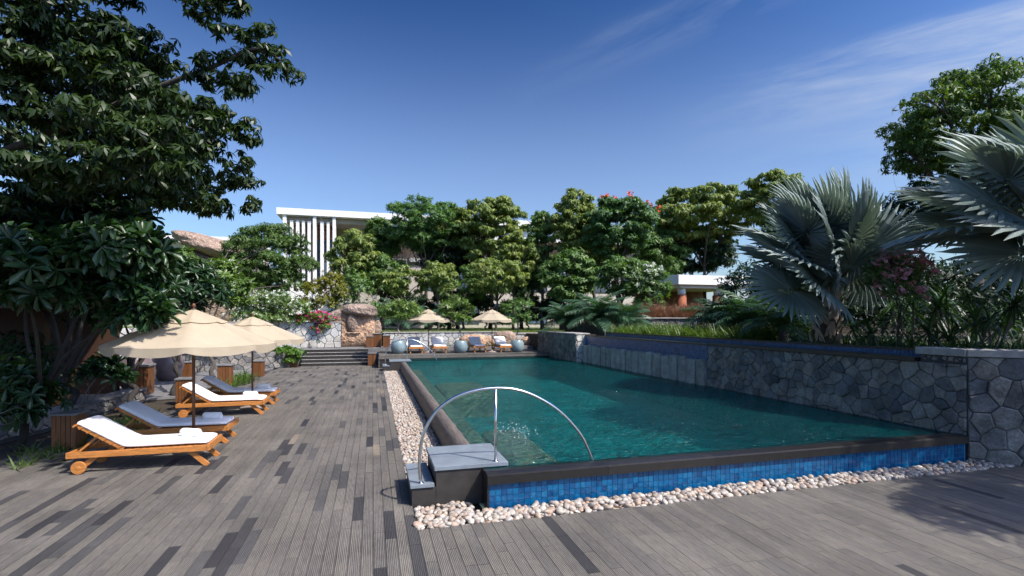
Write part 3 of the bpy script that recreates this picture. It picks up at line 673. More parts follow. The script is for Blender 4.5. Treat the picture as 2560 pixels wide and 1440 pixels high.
# ================================================================== rocks
def vnoise(V, f, seed):
    r = np.random.default_rng(seed); o = np.zeros(len(V))
    for k in range(5):
        fr_ = f*1.9**k
        for _ in range(3):
            d = r.normal(size=3); d /= np.linalg.norm(d); o += np.sin(V@d*fr_+r.uniform(0, 6.28))*.55**k/3
    return o
def rock(name, rad, mat, parent=None, seed=1, amp=.12, f=1.8, pw=2.6, loc=(0, 0, 0), var=.5, rot=(0, 0, 0), fn=None, sub=4):
    V, Fc = ico(sub); V = V/((np.abs(V)**pw).sum(1)**(1/pw))[:, None]
    V = V*(1+amp*vnoise(V, f, seed))[:, None]*np.array(rad)
    va = np.full(len(V), var)
    if fn: V, va = fn(V)
    mb = MB().add(V, [tuple(q) for q in Fc]); mb.a = list(va)
    o = mb.build(name, mat, parent, True, loc=loc); o.rotation_euler = rot; return o
bo = empty('sculpted_boulder', (-1.35, 30.3, .75), 'big peach boulder with a smooth face and brown overhanging brow above the steps', 'rock')
def body(V):
    va = np.clip(.05+.9*(V[:, 2] > .55)*np.clip((V[:, 2]-.55)*2+.4*vnoise(V, 2.5, 3), 0, 1)*.6+.15*vnoise(V, 3, 8), 0, 1); return V, va
rock('body', (1.22, .95, 1.15), m_rock, bo, 3, .05, 1.6, 5, (.35, .4, 1.05), fn=body)
rock('brow', (1.12, 1.1, .40), m_rock, bo, 9, .13, 2.0, 2.6, (.62, .15, 2.12), .9, (0, R(4), 0))
rock('brow', (1.5, .9, .34), m_rock, bo, 12, .13, 2.0, 2.3, (-.95, .35, 1.62), .85, (0, R(-24), 0))
rock('ridge', (.36, .30, .62), m_rock, bo, 15, .10, 1.8, 2.2, (.28, -.50, 1.32), .55, (R(8), 0, 0), sub=3)
rock('lip', (.40, .10, .05), m_rock, bo, 18, .1, 2, 2.4, (.35, -.60, .80), .3, sub=3)
rock('flank', (.35, .5, .8), m_rock2, bo, 22, .2, 2.2, 2.3, (1.65, .5, .65), .8, sub=3)
bo.scale = (.94, .94, .97)
fb = empty('perched_boulder', (-13.6, 48, 1.4), 'huge tan boulder perched above the frangipani trees', 'rock')
rock('slab', (3.0, 2.0, .75), m_rock2, fb, 31, .16, 2.0, 2.4, (.5, 0, 7.05), .3, (R(5), R(17), 0))
rock('support', (3.0, 2.4, 3.6), m_rock2, fb, 35, .12, 1.6, 3, (-.9, .8, 3.0), .7)
for i, (px, py, Y, r, lab) in enumerate(((1190, 866, 29.2, (1.0, .5, .42), 'long smooth pinkish boulder lying behind the third lounger'), (1262, 864, 29.4, (.72, .5, .55), 'red-brown split boulder behind the fourth lounger'), (1318, 858, 29.3, (.4, .35, .32), 'pale round rock right of the last planter pot'), (1345, 862, 29.0, (.3, .28, .2), 'flat pale rock beside the stone corner block'), (1215, 866, 28.9, (.8, .35, .25), 'low sandy boulder in front of the long one'))):
    p = atY(px, py, Y); rk = rock('boulder', r, m_rock if i != 1 else m_rock2, None, 40+i, .12, 1.8, 2.4, (p[0], p[1], .72+r[2]*.7), .1 if i != 1 else .8, sub=3); tag(rk, lab, 'rock', 'rocks behind the far loungers')

# ================================================================== furniture
def make_lounger():
    t = empty('sun_lounger', (0, 0, 0), '', 'sun lounger')
    L0, L1, W = -.92, .92, .33                     # head .. foot, half width
    for s in (-1, 1):
        MB().box(L0, L1, s*W-.022, s*W+.022, .235, .325).build('side_rail', m_teak, t, bevel=.006)
        MB().bar((L1-.30, s*(W-.05), .27), (L1-.02, s*(W-.05), .0), .04, .075, (1, 0, 0)).build('leg', m_teak, t, bevel=.004)
        lg = MB().bar((L0+.38, s*(W-.05), .27), (L0+.17, s*(W-.05), .09), .04, .075, (1, 0, 0)).build('leg', m_teak, t, bevel=.004)
        wv = MB()
        for k, (r0, y0, y1) in enumerate(((.095, -.018, .018), (.03, -.024, .024))):
            n = 28; b = len(wv.v)
            wv.add([(r0*math.cos(2*math.pi*i/n), y, r0*math.sin(2*math.pi*i/n)) for y in (y0, y1) for i in range(n)], [tuple(range(n)), tuple(reversed(range(n, 2*n)))]+[(n+i, n+(i+1) % n, (i+1) % n, i) for i in range(n)])
        wv.build('wheel', m_teak, t, loc=(L0+.15, s*(W-.005), .095), bevel=.006)
    MB().box(L1-.022, L1+.02, -W-.03, W+.03, .24, .345).build('foot_board', m_teak, t, bevel=.006)
    MB().box(L0, L0+.04, -W+.024, W-.024, .24, .32).build('head_board', m_teak, t, bevel=.005)
    MB().tube([(L0+.15, -W+.03, .095), (L0+.15, W-.03, .095)], .014, 10).build('axle', m_steel, t, True)
    hx = -.22; top = (-.80, .70)
    for i in range(11):
        x = hx+.03+i*.1; MB().box(x, x+.07, -W+.024, W-.024, .30, .322, random.random()).build('slat', m_teak, t)
    for s in (-1, 1): MB().bar((hx, s*(W-.06), .325), (top[0], s*(W-.06), top[1]), .035, .06).build('back_rail', m_teak, t, bevel=.004)
    for i in range(6):
        a = (i+.5)/6; x, z = hx+(top[0]-hx)*a, .33+(top[1]-.33)*a
        MB().bar((x, -W+.03, z), (x, W-.03, z), .07, .02, (-.54, 0, .84)).build('back_slat', m_teak, t)
    MB().bar((top[0]-.02, -W+.01, top[1]+.01), (top[0]-.02, W-.01, top[1]+.01), .07, .03, (-.54, 0, .84)).build('back_slat', m_teak, t)
    for s in (-1, 1): MB().bar((-.58, s*(W-.13), .52), (-.86, s*(W-.13), .27), .025, .03).build('back_prop', m_teak, t)
    # padded mattress under a towel cover
    path = [(.90, .345), (.86, .352), (.6, .350), (.3, .350), (0, .350), (-.16, .352), (-.22, .362), (-.30, .405), (-.5, .535), (-.7, .665), (-.80, .728), (-.835, .745)]
    th = [.03, .06, .068, .07, .07, .07, .072, .072, .07, .068, .06, .028]
    prof = [(-1, .25), (-.985, .75), (-.93, 1), (-.5, 1.05), (0, 1.07), (.5, 1.05), (.93, 1), (.985, .75), (1, .25), (.96, .02), (0, 0), (-.96, .02)]
    vs_, fs = [], []; N = len(prof)
    for i, (x, z) in enumerate(path):
        a, b = path[max(i-1, 0)], path[min(i+1, len(path)-1)]; dx, dz = b[0]-a[0], b[1]-a[1]; l_ = math.hypot(dx, dz); nx_, nz_ = dz/l_, -dx/l_
        if nz_ < 0: nx_, nz_ = -nx_, -nz_
        for u, h in prof: vs_.append((x+nx_*h*th[i], u*(.305+.006*math.sin(i*2.3)), z+nz_*h*th[i]-.012))
    for i in range(len(path)-1): fs += [(i*N+k, i*N+(k+1) % N, (i+1)*N+(k+1) % N, (i+1)*N+k) for k in range(N)]
    fs += [tuple(reversed(range(N))), tuple(range((len(path)-1)*N, len(path)*N))]
    o = MB().add(vs_, [tuple(reversed(f)) for f in fs]).build('mattress', m_cloth, t, True); m = o.modifiers.new('s', 'SUBSURF'); m.levels = m.render_levels = 1
    return t
def make_towel():
    n = 40; vs_, fs = [], []; ys = [-.15, -.145, -.05, .05, .145, .15]
    for yi, y in enumerate(ys):
        for i in range(n):
            a = 2*math.pi*i/n; r = .066+(.010*(i/n)); k = .93 if yi in (0, 5) else 1; vs_.append((r*k*math.cos(a), y+.006*math.sin(3*a), .066+r*k*math.sin(a)*.92))
    for j in range(len(ys)-1): fs += [(j*n+i, j*n+(i+1) % n, (j+1)*n+(i+1) % n, (j+1)*n+i) for i in range(n)]
    b = len(vs_)
    for e, y in ((0, ys[0]-.001), (5, ys[-1]+.001)):              # spiral ends
        c = len(vs_); rings = 3
        for q in range(rings):
            for i in range(n):
                a = 2*math.pi*i/n; r = (.066+.01*(i/n))*.93*(1-(q+1)/rings*.96); vs_.append((r*math.cos(a), y+(.008 if q % 2 == 0 else -.004)*(1 if e == 0 else -1), .066+r*math.sin(a)*.92))
        for i in range(n): fs.append((e*n+i, e*n+(i+1) % n, c+(i+1) % n, c+i))
        for q in range(rings-1): fs += [(c+q*n+i, c+q*n+(i+1) % n, c+(q+1)*n+(i+1) % n, c+(q+1)*n+i) for i in range(n)]
    return MB().add(vs_, fs).mesh('rolled_towel', m_cloth, True)
lounger = make_lounger(); towel_me = make_towel()
spots = [(-3.36, 9.17, 0, 0, 'white-cushioned teak sun lounger nearest the camera, its wheel showing', 'rolled white towel on the nearest sunlit lounger'),
         (-3.46, 10.68, 0, 0, 'shaded teak sun lounger behind the nearest parasol pole', 'rolled towel on the shaded lounger behind the nearest pole'),
         (-3.42, 13.62, 0, 0, 'sunlit teak sun lounger in the second pair, in front of its parasol pole', 'rolled white towel on the sunlit lounger of the second pair'),
         (-3.42, 15.10, 0, 0, 'shaded teak sun lounger of the second pair, farthest along the deck', 'rolled towel on the farthest shaded deck lounger'),
         (2.08, 26.25, .6, -90, 'lounger between the first pale pot and the left far parasol', None),
         (3.25, 26.2, .6, -90, 'far lounger with a bright sunlit patch, left of the middle pot', None),
         (5.25, 26.15, .6, -90, 'far lounger just right of the middle pale pot', None),
         (6.60, 26.1, .6, -90, 'far lounger partly hidden by the last pale pot', None)]
for i, (x, y, z, a, lab, tl) in enumerate(spots):
    o = lounger if i == 0 else copy_tree(lounger); o.location = (x, y, z); o.rotation_euler = (0, 0, R(a)); o['label'] = lab
    o['group'] = 'loungers along the deck' if i < 4 else 'loungers across the far pool end'
    if tl:
        tw_ = link('rolled_towel', towel_me, None, None, (x+.58, y-.02+random.uniform(-.03, .03), z+.400)); tw_.rotation_euler = (0, 0, R(random.uniform(58, 78))); tag(tw_, tl, 'towel', 'rolled towels on the deck loungers')
def make_umbrella():
    t = empty('parasol', (0, 0, 0), '', 'parasol'); N = 8; RR = 1.30; AZ, RZ, CUT = 2.42, 1.84, .40
    def pt(r, a):
        k = a/(2*math.pi/N); fr_ = k-math.floor(k); mid = math.sin(math.pi*fr_)
        ch_ = math.cos(math.pi/N)/math.cos((fr_-.5)*2*math.pi/N)
        rr = r*RR*ch_*(1-.012*mid*r); z = AZ+(RZ-AZ)*r**1.04-.030*mid*r*(1.3-r)*2; return (rr*math.cos(a), rr*math.sin(a), z)
    m_ = N*8
    def shell(r0, r1, nr, dz=0, flare=0):
        mb = MB(); vs_ = []
        for j in range(nr+1):
            r = r0+(r1-r0)*j/nr
            for i in range(m_): p = pt(r, 2*math.pi*i/m_); vs_.append((p[0], p[1], p[2]+dz))
        return mb.add(vs_, [(j*m_+i, (j+1)*m_+i, (j+1)*m_+(i+1) % m_, j*m_+(i+1) % m_) for j in range(nr) for i in range(m_)])
    shell(.33, 1, 8).build('canopy', m_canvas, t, True)
    shell(.015, .40, 5, .022).build('vent_cap', m_canvas, t, True)
    v = MB(); vs_ = []
    for j, k in enumerate((0, .5, 1)):
        for i in range(m_):
            a = 2*math.pi*i/m_; fr_ = (i % 8)/8; p = pt(1.0, a); dr = .085+.055*math.sin(math.pi*fr_)**.6; q = 1+.004*math.sin(i*1.7)*k; vs_.append((p[0]*q, p[1]*q, p[2]-.002-dr*k))
    v.add(vs_, [(j*m_+i, (j+1)*m_+i, (j+1)*m_+(i+1) % m_, j*m_+(i+1) % m_) for j in range(2) for i in range(m_)]); v.build('valance', m_canvas, t, True)
    MB().tube([(0, 0, .06), (0, 0, 2.42)], .024, 14).build('pole', m_brown, t, True)
    MB().lathe([(0, .10), (.012, .098), (.03, .07), (.034, .05), (.026, .028), (.014, .018), (.036, .008), (.04, 0), (0, 0)], 16, (0, 0, 2.44)).build('finial', m_brown, t, True)
    MB().lathe([(0, .14), (.04, .14), (.05, .08), (.07, .075), (.27, .055), (.30, .04), (.305, 0), (0, 0)], 32).build('base', m_conc, t, True)
    MB().lathe([(.026, .10), (.05, .09), (.05, .01), (.026, 0)], 16, (0, 0, 1.72)).build('runner', m_brown, t, True)
    for i in range(N):
        a = 2*math.pi*i/N; p0, p1, pm = pt(.03, a), pt(.99, a), pt(.55, a)
        rb = MB().bar((p0[0], p0[1], p0[2]-.025), (p1[0], p1[1], p1[2]-.022), .022, .028).build('rib', m_brown, t)
        MB().bar((.04*math.cos(a), .04*math.sin(a), 1.77), (pm[0], pm[1], pm[2]-.045), .018, .022).build('strut', m_brown, rb)
    return t
umb = make_umbrella()
for i, (x, y, z, s, a, lab, grp) in enumerate(((-2.96, 9.9, 0, 1, 12, 'large cream parasol nearest the camera, leaf shadows on its left', 'cream parasols on the deck'),
      (-2.96, 14.35, 0, .96, 8, 'second cream parasol on the deck, partly behind the nearest one', 'cream parasols on the deck'),
      (2.72, 25.95, .6, .90, 15, 'left cream parasol of the far platform, between the first two loungers', 'cream parasols on the far platform'),
      (5.92, 25.55, .6, .90, 5, 'right cream parasol of the far platform, between the last two loungers', 'cream parasols on the far platform'),
      (-9.6, 20.0, 0, .95, 0, 'pale parasol glimpsed beside the timber pavilion post', 'cream parasols on the deck'))):
    o = umb if i == 0 else copy_tree(umb); o.location = (x, y, z); o.scale = (s, s, s); o.rotation_euler = (0, 0, R(a)); o['label'] = lab; o['group'] = grp
    # every canopy hangs a little differently
# wooden bollard boxes
def make_box():
    t = empty('timber_box', (0, 0, 0), '', 'timber box'); w = .19; h = .62
    MB().box(-w+.02, w-.02, -w+.02, w-.02, 0, h).build('core', m_brown, t)
    for s in range(4):
        for i in range(5):
            a = -w+.005+i*(2*w-.01)/5; b = a+(2*w-.01)/5-.01
            bx = {0: (a, b, -w, -w+.019), 1: (a, b, w-.019, w), 2: (-w, -w+.019, a, b), 3: (w-.019, w, a, b)}[s]
            MB().box(*bx, .02, h, random.random()).build('slat', m_boxwood, t)
    MB().box(-w-.025, w+.025, -w-.025, w+.025, h+.002, h+.045).build('lid', m_pave, t, bevel=.006)
    return t
tb = make_box()
boxes = [(-4.84, 19.4, 0, 1.12, 'timber box under the second parasol beside pale grasses'), (-4.38, 22.4, 0, .95, 'timber box on the deck edge with strap leaves to its left'), (-3.62, 26.3, 0, .9, 'timber box at the left foot of the terrace steps'),
         (-.02, 26.2, 0, .95, 'timber box at the right foot of the terrace steps'), (-.15, 28.9, .755, .95, 'first timber box in front of the boulder on the terrace'), (.25, 29.2, .755, 1.15, 'taller dark timber box beside the boulder on the terrace'), (.75, 28.7, .755, 1.0, 'orange timber box right of the boulder on the terrace'),
         (-4.95, 15.9, 0, 1.0, 'dark timber box behind the second pair of loungers'), (-6.75, 17.9, .01, 1.35, 'large sunlit orange timber box by the mauve urn'), (-5.15, 10.75, 0, .95, 'shaded timber box right behind the head of the nearest lounger'),
         (-8.35, 19.2, .01, 1.1, 'timber box against the pale block wall'), (-6.9, 22.4, .01, .95, 'small timber box between urns in the shade')]
for i, (x, y, z, s, lab) in enumerate(boxes):
    o = tb if i == 0 else copy_tree(tb); o.location = (x, y, z); o.scale = (s, s, s); o.rotation_euler = (0, 0, R(random.uniform(-6, 6))); o['label'] = lab; o['group'] = 'slatted timber boxes'
# urns and pots
def lathe_pot(name, prof, mat, loc, lab, s, grp, n=36):
    t = empty(name, loc, lab, 'pot', grp)
    MB().lathe([(r*s, z*s) for r, z in prof], n).build('body', mat, t, True)
    ri = prof[-1][0]; MB().lathe([(0, 0), (ri*.98*s, 0)], n, (0, 0, (prof[-1][1]+.02)*s)).build('soil', m_soil, t)
    return t
potp = [(0, 0), (.30, 0), (.36, .03), (.47, .2), (.53, .42), (.52, .62), (.46, .80), (.42, .87), (.41, .89), (.385, .89), (.38, .84)]
urnp = [(0, 0), (.26, 0), (.32, .04), (.46, .3), (.52, .6), (.47, .86), (.34, 1.02), (.30, 1.06), (.33, 1.12), (.35, 1.13), (.30, 1.12), (.28, 1.06)]
for i, (x, y, s, lab) in enumerate(((1.24, 25.75, 0.72, 'first pale blue-green planter pot beside the far handrail'), (4.29, 25.5, 0.69, 'middle pale blue-green planter pot between the far loungers'), (7.2, 25.35, 0.69, 'last blue-grey planter pot by the stone corner block'))):
    lathe_pot('planter_pot', potp, m_pot, (x, y, .6), lab, s, 'glazed pots on the far platform')
for i, (x, y, s, lab) in enumerate(((-7.15, 18.6, 1.0, 'mauve glazed urn behind the large sunlit timber box'), (-7.3, 21.6, 1.0, 'mauve urn deep in shade behind the tree trunk'), (-9.05, 18.7, .9, 'dark mauve urn against the pale block wall'))):
    lathe_pot('urn', urnp, m_urn, (x, y, .01), lab, s, 'mauve urns in the shaded garden')

# ================================================================== plants
def leafmat(name, cols, rough=.45, transl=.28, spec=.4, tcol=(1.5, 1.7, .45)): return MAT(name, cols, rough, None, None, spec=spec, transl=transl, tcol=tcol)
L_kapok = leafmat('kapok_leaf_shaded', [(.012, .028, .007), (.022, .044, .010), (.034, .062, .013), (.056, .080, .018)], .42, .25)  # green lowered so the leaf colour carries the shade of the crown
L_frangi = leafmat('frangipani_leaf_shaded', [(.014, .040, .014), (.024, .060, .020), (.040, .085, .026)], .36, .22, .5)  # frangipani copy for the shaded trees, shade put into its colour
L_frangi_y = leafmat('frangipani_leaf_sunny', [(0.074, 0.135, 0.027), (0.115, 0.189, 0.038), (0.176, 0.243, 0.061)], .4, .3)  # lighter frangipani copy, sunlight put into its colour
L_yg = leafmat('yellow_green_leaf', [(0.098, 0.155, 0.037), (0.155, 0.213, 0.052), (0.218, 0.27, 0.069), (0.345, 0.322, 0.075)], .5, .3)
L_mid = leafmat('mid_green_leaf', [(0.067, 0.14, 0.039), (0.106, 0.19, 0.05), (0.157, 0.235, 0.062)], .5, .3)
L_fine = leafmat('airy_green_leaf', [(0.061, 0.138, 0.044), (0.094, 0.182, 0.053), (0.132, 0.22, 0.061)], .55, .35)
L_neem = leafmat('neem_leaf', [(0.046, 0.099, 0.021), (0.076, 0.136, 0.027), (0.121, 0.174, 0.034)], .5, .28)
L_dark = leafmat('dark_leaf_shaded', [(.012, .032, .012), (.022, .050, .018), (.035, .068, .024)], .45, .2)  # understorey green lowered to paint in the deep shade
L_tulip = leafmat('tulip_tree_leaf', [(0.055, 0.121, 0.04), (0.086, 0.167, 0.052), (0.127, 0.207, 0.063)], .5, .25)
L_yel = leafmat('golden_leaf', [(.10, .12, .015), (.17, .17, .02), (.26, .22, .025)], .5, .3)
L_hedge = leafmat('hedge_leaf', [(.05, .12, .015), (.09, .18, .02), (.13, .22, .03)], .45, .3)
L_bis = leafmat('silver_palm_leaf', [(.15, .20, .18), (.20, .255, .23), (.26, .315, .285)], .5, .12, .4, (1.1, 1.25, .8))
L_pet = MAT('palm_petiole', [(.14, .15, .09), (.20, .19, .13)], .6, (6, .2))
L_strap = leafmat('strap_leaf', [(.045, .095, .018), (.075, .13, .025), (.13, .18, .04)], .42, .28)
L_drac = leafmat('dracaena_leaf', [(.022, .055, .020), (.040, .085, .028), (.07, .12, .045)], .4, .2)
L_cyc = leafmat('feather_palm_leaf', [(0.029, 0.078, 0.039), (0.049, 0.111, 0.055), (0.085, 0.156, 0.085)], .4, .2)
L_fgrass = leafmat('fountain_grass', [(.15, .075, .045), (.22, .12, .07), (.30, .19, .12)], .7, .25, tcol=(1.3, 1.0, .7))
L_grass = leafmat('grass_blade', [(.07, .12, .02), (.12, .17, .03), (.18, .21, .05)], .6, .3)
F_white = leafmat('white_flower', [(.75, .74, .66), (.82, .82, .78)], .6, .3, tcol=(1, 1, .9))
F_pink = leafmat('pink_flower', [(.85, .38, .48), (.92, .55, .62)], .6, .3, tcol=(1, .8, .8))
F_mag = leafmat('magenta_bract', [(.55, .02, .10), (.66, .03, .16), (.60, .05, .30)], .6, .3, tcol=(1, .6, .8))
F_red = leafmat('orange_red_flower', [(.62, .05, .02), (.70, .10, .03)], .6, .25, tcol=(1, .6, .5))

def tmpl(xs, hw, cols=3, fold=.08, droop=.25):
    v = []
    for x, h in zip(xs, hw):
        for c in ((-1, 0, 1) if cols == 3 else (-1, 1)): v.append((x, c*h, (fold*abs(c)*h*2 if cols == 3 else 0)-droop*x*x))
    f = [(i*cols+c, i*cols+c+1, (i+1)*cols+c+1, (i+1)*cols+c) for i in range(len(xs)-1) for c in range(cols-1)]
    return np.array(v, float), np.array(f)
T_lance = tmpl((0, .5, 1), (.08, .5, .03), 3, .12, .25)
T_lance2 = tmpl((0, .5, 1), (.08, .5, .03), 2, 0, .28)
T_obov = tmpl((0, .42, .8, 1), (.05, .32, .5, .10), 3, .16, .20)
T_obov2 = tmpl((0, .6, 1), (.05, .5, .10), 2, 0, .2)
T_strap = tmpl((0, .35, .7, 1), (.5, .5, .38, .03), 2, 0, .45)
T_blade = tmpl((0, .5, 1), (.5, .4, .03), 2, 0, .4)
T_petal = tmpl((0, .6, 1), (.15, .5, .25), 2, 0, .15)

def norm(a): return a/np.maximum(np.linalg.norm(a, axis=-1, keepdims=True), 1e-9)
def rosettes(C, A, k, L, W, e, T, lj=.2):
    """k leaves round each centre C with axis A; e = elevation range of the leaves in degrees"""
    N = len(C); A = norm(A); ref = np.where(np.abs(A[:, 2:3]) > .9, np.array([[1., 0, 0]]), np.array([[0., 0, 1]])); U = norm(np.cross(A, ref)); V = np.cross(A, U)
    C, A, U, V = (np.repeat(q, k, 0) for q in (C, A, U, V)); M_ = N*k
    an = np.tile(np.arange(k)*2*np.pi/k, N)+np.repeat(rng.uniform(0, 6.28, N), k)+rng.normal(0, .18, M_)
    el = np.radians(rng.uniform(e[0], e[1], M_)); rad = np.cos(an)[:, None]*U+np.sin(an)[:, None]*V
    d = np.cos(el)[:, None]*rad+np.sin(el)[:, None]*A; n_ = np.cos(el)[:, None]*A-np.sin(el)[:, None]*rad
    s = np.cross(n_, d); l = L*rng.uniform(1-lj, 1+lj, M_)
    tv = T[0]
    return C[:, None]+l[:, None, None]*(tv[None, :, 0:1]*d[:, None]+tv[None, :, 2:3]*n_[:, None])+(W*l/L)[:, None, None]*tv[None, :, 1:2]*s[:, None]
LEAF = {
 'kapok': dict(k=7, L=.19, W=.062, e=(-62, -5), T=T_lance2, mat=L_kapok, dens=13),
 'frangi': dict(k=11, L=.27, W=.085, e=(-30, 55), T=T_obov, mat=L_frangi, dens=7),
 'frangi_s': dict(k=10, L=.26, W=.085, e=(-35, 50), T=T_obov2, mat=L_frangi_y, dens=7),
 'frangi_m': dict(k=10, L=.24, W=.08, e=(-35, 50), T=T_obov2, mat=L_mid, dens=7),
 'yg': dict(k=7, L=.36, W=.12, e=(-65, 0), T=T_lance2, mat=L_yg, dens=5.5),
 'mid': dict(k=7, L=.30, W=.11, e=(-55, 20), T=T_lance2, mat=L_mid, dens=6.5),
 'fine': dict(k=9, L=.24, W=.07, e=(-40, 40), T=T_lance2, mat=L_fine, dens=7),
 'neem': dict(k=8, L=.22, W=.055, e=(-60, 15), T=T_lance2, mat=L_neem, dens=8),
 'neem_d': dict(k=8, L=.16, W=.045, e=(-60, 15), T=T_lance2, mat=L_neem, dens=12),
 'tulip': dict(k=8, L=.26, W=.11, e=(-50, 30), T=T_lance2, mat=L_tulip, dens=7),
 'dark': dict(k=7, L=.24, W=.08, e=(-50, 40), T=T_lance2, mat=L_dark, dens=8),
 'gold': dict(k=8, L=.16, W=.07, e=(-40, 50), T=T_lance2, mat=L_yel, dens=14),
 'hedge': dict(k=8, L=.075, W=.04, e=(-40, 50), T=T_lance2, mat=L_hedge, dens=50),
 'oleander': dict(k=9, L=.20, W=.035, e=(0, 70), T=T_lance2, mat=L_mid, dens=16),
}
G_ = 1.15
def cl(d, *lst):
    """clumps measured as (px, py, rx, ry[, extra depth]) at depth d"""
    o = []
    for q in lst:
        dd = d+(q[4] if len(q) > 4 else 0); s = dd/FPX; o.append((at(q[0], q[1], dd), G_*np.array([q[2]*s, q[2]*s*.85, q[3]*s])))
    return o
def split(clumps, k=5, f=.5):
    o = []
    for c, r in clumps:
        for _ in range(k): v = norm(rng.normal(size=3))*rng.random()**.4*.85; o.append((c+v*r, r*f*rng.uniform(.7, 1.3)))
    return o
def crown(px, py, rx, ry, d, n, cr, flat=.6, shell=.45):
    """n leafy clumps through an uneven crown of that size"""
    rx *= 1.1; ry *= 1.06; n = int(n*4.1); cr *= .60; s = d/FPX; c = at(px, py, d); RX, RZ = rx*s, ry*s; o = []
    for i in range(n):
        for _ in range(30):
            v = norm(rng.normal(size=3))*(shell+(1-shell)*rng.random()**.6); p = np.array([v[0]*RX, v[1]*RX*.8, v[2]*RZ])
            if all(np.linalg.norm((p-q)*(1, 1, 1.4)) > cr*.75 for q, _ in o): break
        r = cr*rng.uniform(.65, 1.2); o.append((p, np.array([r, r, r*flat*rng.uniform(.8, 1.2)])))
    return [(c+p, r) for p, r in o]
def foliage(parent, base, clumps, kind, dens=1., scale=1., name='crown'):
    K = LEAF[kind]; P, A = [], []
    for c, r in clumps:
        n = max(4, int(K['dens']*dens*4*(r[0]*r[0]+2*r[0]*r[2])/1.0)); v = norm(rng.normal(size=(n, 3))); v[:, 2] = np.where(v[:, 2] < -.35, -v[:, 2]*.5, v[:, 2]); v = norm(v)
        rad = (.5+.5*rng.random(n)**.7)[:, None]*(1+rng.normal(0, .10, n))[:, None]
        P.append(c+v*rad*r); A.append(v*.75+np.array([0, 0, .65])+rng.normal(0, .28, (n, 3)))
    PL = P; P, A = np.concatenate(P), np.concatenate(A)
    V = rosettes(P-np.array(base), A, K['k'], K['L']*scale, K['W']*scale, K['e'], K['T'])
    cc = np.concatenate([np.full(len(p_), rng.beta(1.6, 2.2)) for p_ in PL]); cv = np.repeat(.45*cc+.35*rng.beta(2, 2.4, len(P)), K['k'])+rng.random(len(V))*.25
    return link(name, np_mesh(name, V, K['T'][1], np.clip(cv, 0, 1), K['mat']), None, parent), P
def flowers(parent, base, P, mat, size, name='blossoms', k=5):
    A = rng.normal(0, .6, P.shape)+np.array([-.1, -.6, .8])
    V = rosettes(P-np.array(base), A, k, size, size*.8, (5, 40), T_petal)
    return link(name, np_mesh(name, V, T_petal[1], np.repeat(rng.random(len(P)), k), mat), None, parent)
def limbs(parent, base, clumps, r0, fork_z, lean=(0, 0), bark=m_bark, maxn=9, wig=.12, lr=.5):
    b = Vector(base); cs = [Vector(c) for c, r in clumps]; ctr = sum(cs, Vector((0, 0, 0)))/len(cs)
    fork = Vector((b.x+(ctr.x-b.x)*.35+lean[0], b.y+(ctr.y-b.y)*.35+lean[1], b.z+fork_z))
    pts = []
    for t in np.linspace(0, 1, 7):
        p = b.lerp(fork, t); w = math.sin(t*math.pi)*wig; pts.append((p.x-b.x+w*random.uniform(-1, 1), p.y-b.y+w*random.uniform(-1, 1), p.z-b.z))
    MB().tube(smooth(pts, 3), list(np.interp(np.linspace(0, 1, 19), [0, .12, 1], [r0*1.35, r0, r0*.72])), 9).build('trunk', bark, parent, True)
    fk = Vector(pts[-1])
    order = [0][:maxn]
    while len(order) < min(maxn, len(cs)): order.append(max(range(len(cs)), key=lambda i: min((cs[i]-cs[j]).length for j in order)*(.6+random.random())))
    for i in order:
        e = cs[i]-b; m1 = fk.lerp(e, .4)+Vector((random.uniform(-1, 1), random.uniform(-1, 1), random.uniform(.0, .8)))*(e-fk).length*.10; L = (e-fk).length
        pp = smooth([fk-Vector((0, 0, .05)), m1, fk.lerp(e, .75)+Vector((0, 0, .04*L)), e], 4)
        mb = MB().tube(pp, list(np.linspace(r0*lr, r0*.10, len(pp))), 7)
        for _ in range(4):
            q = e+Vector(rng.normal(size=3)*clumps[i][1]*.75); mb.tube([Vector(pp[-4]), Vector(pp[-4]).lerp(q, .5)+Vector((0, 0, .02)), q], [r0*.16, r0*.1, r0*.05], 5)
        mb.build('limb', bark, parent, True)
def tree(name, label, cat, base, clumps, kind, r0=.12, fork=1.5, dens=1., scale=1., group=None, bark=m_bark, lean=(0, 0), maxn=9, wig=.12):
    base = tuple(map(float, base)); t = empty(name, base, label, cat, group)
    _, P = foliage(t, base, clumps, kind, dens, scale); limbs(t, base, clumps, r0, fork, lean, bark, maxn, wig)
    return t, P
def outer(P, n, zq=.4):
    """pick n spots among the outward, upper rosettes"""
    s = P[:, 2]+rng.normal(0, .6, len(P))-.35*(P[:, 0]*FW[0]+P[:, 1]*FW[1]); o = np.argsort(-s)[:max(n, int(len(P)*zq))]; return P[rng.choice(o, min(n, len(o)), False)]

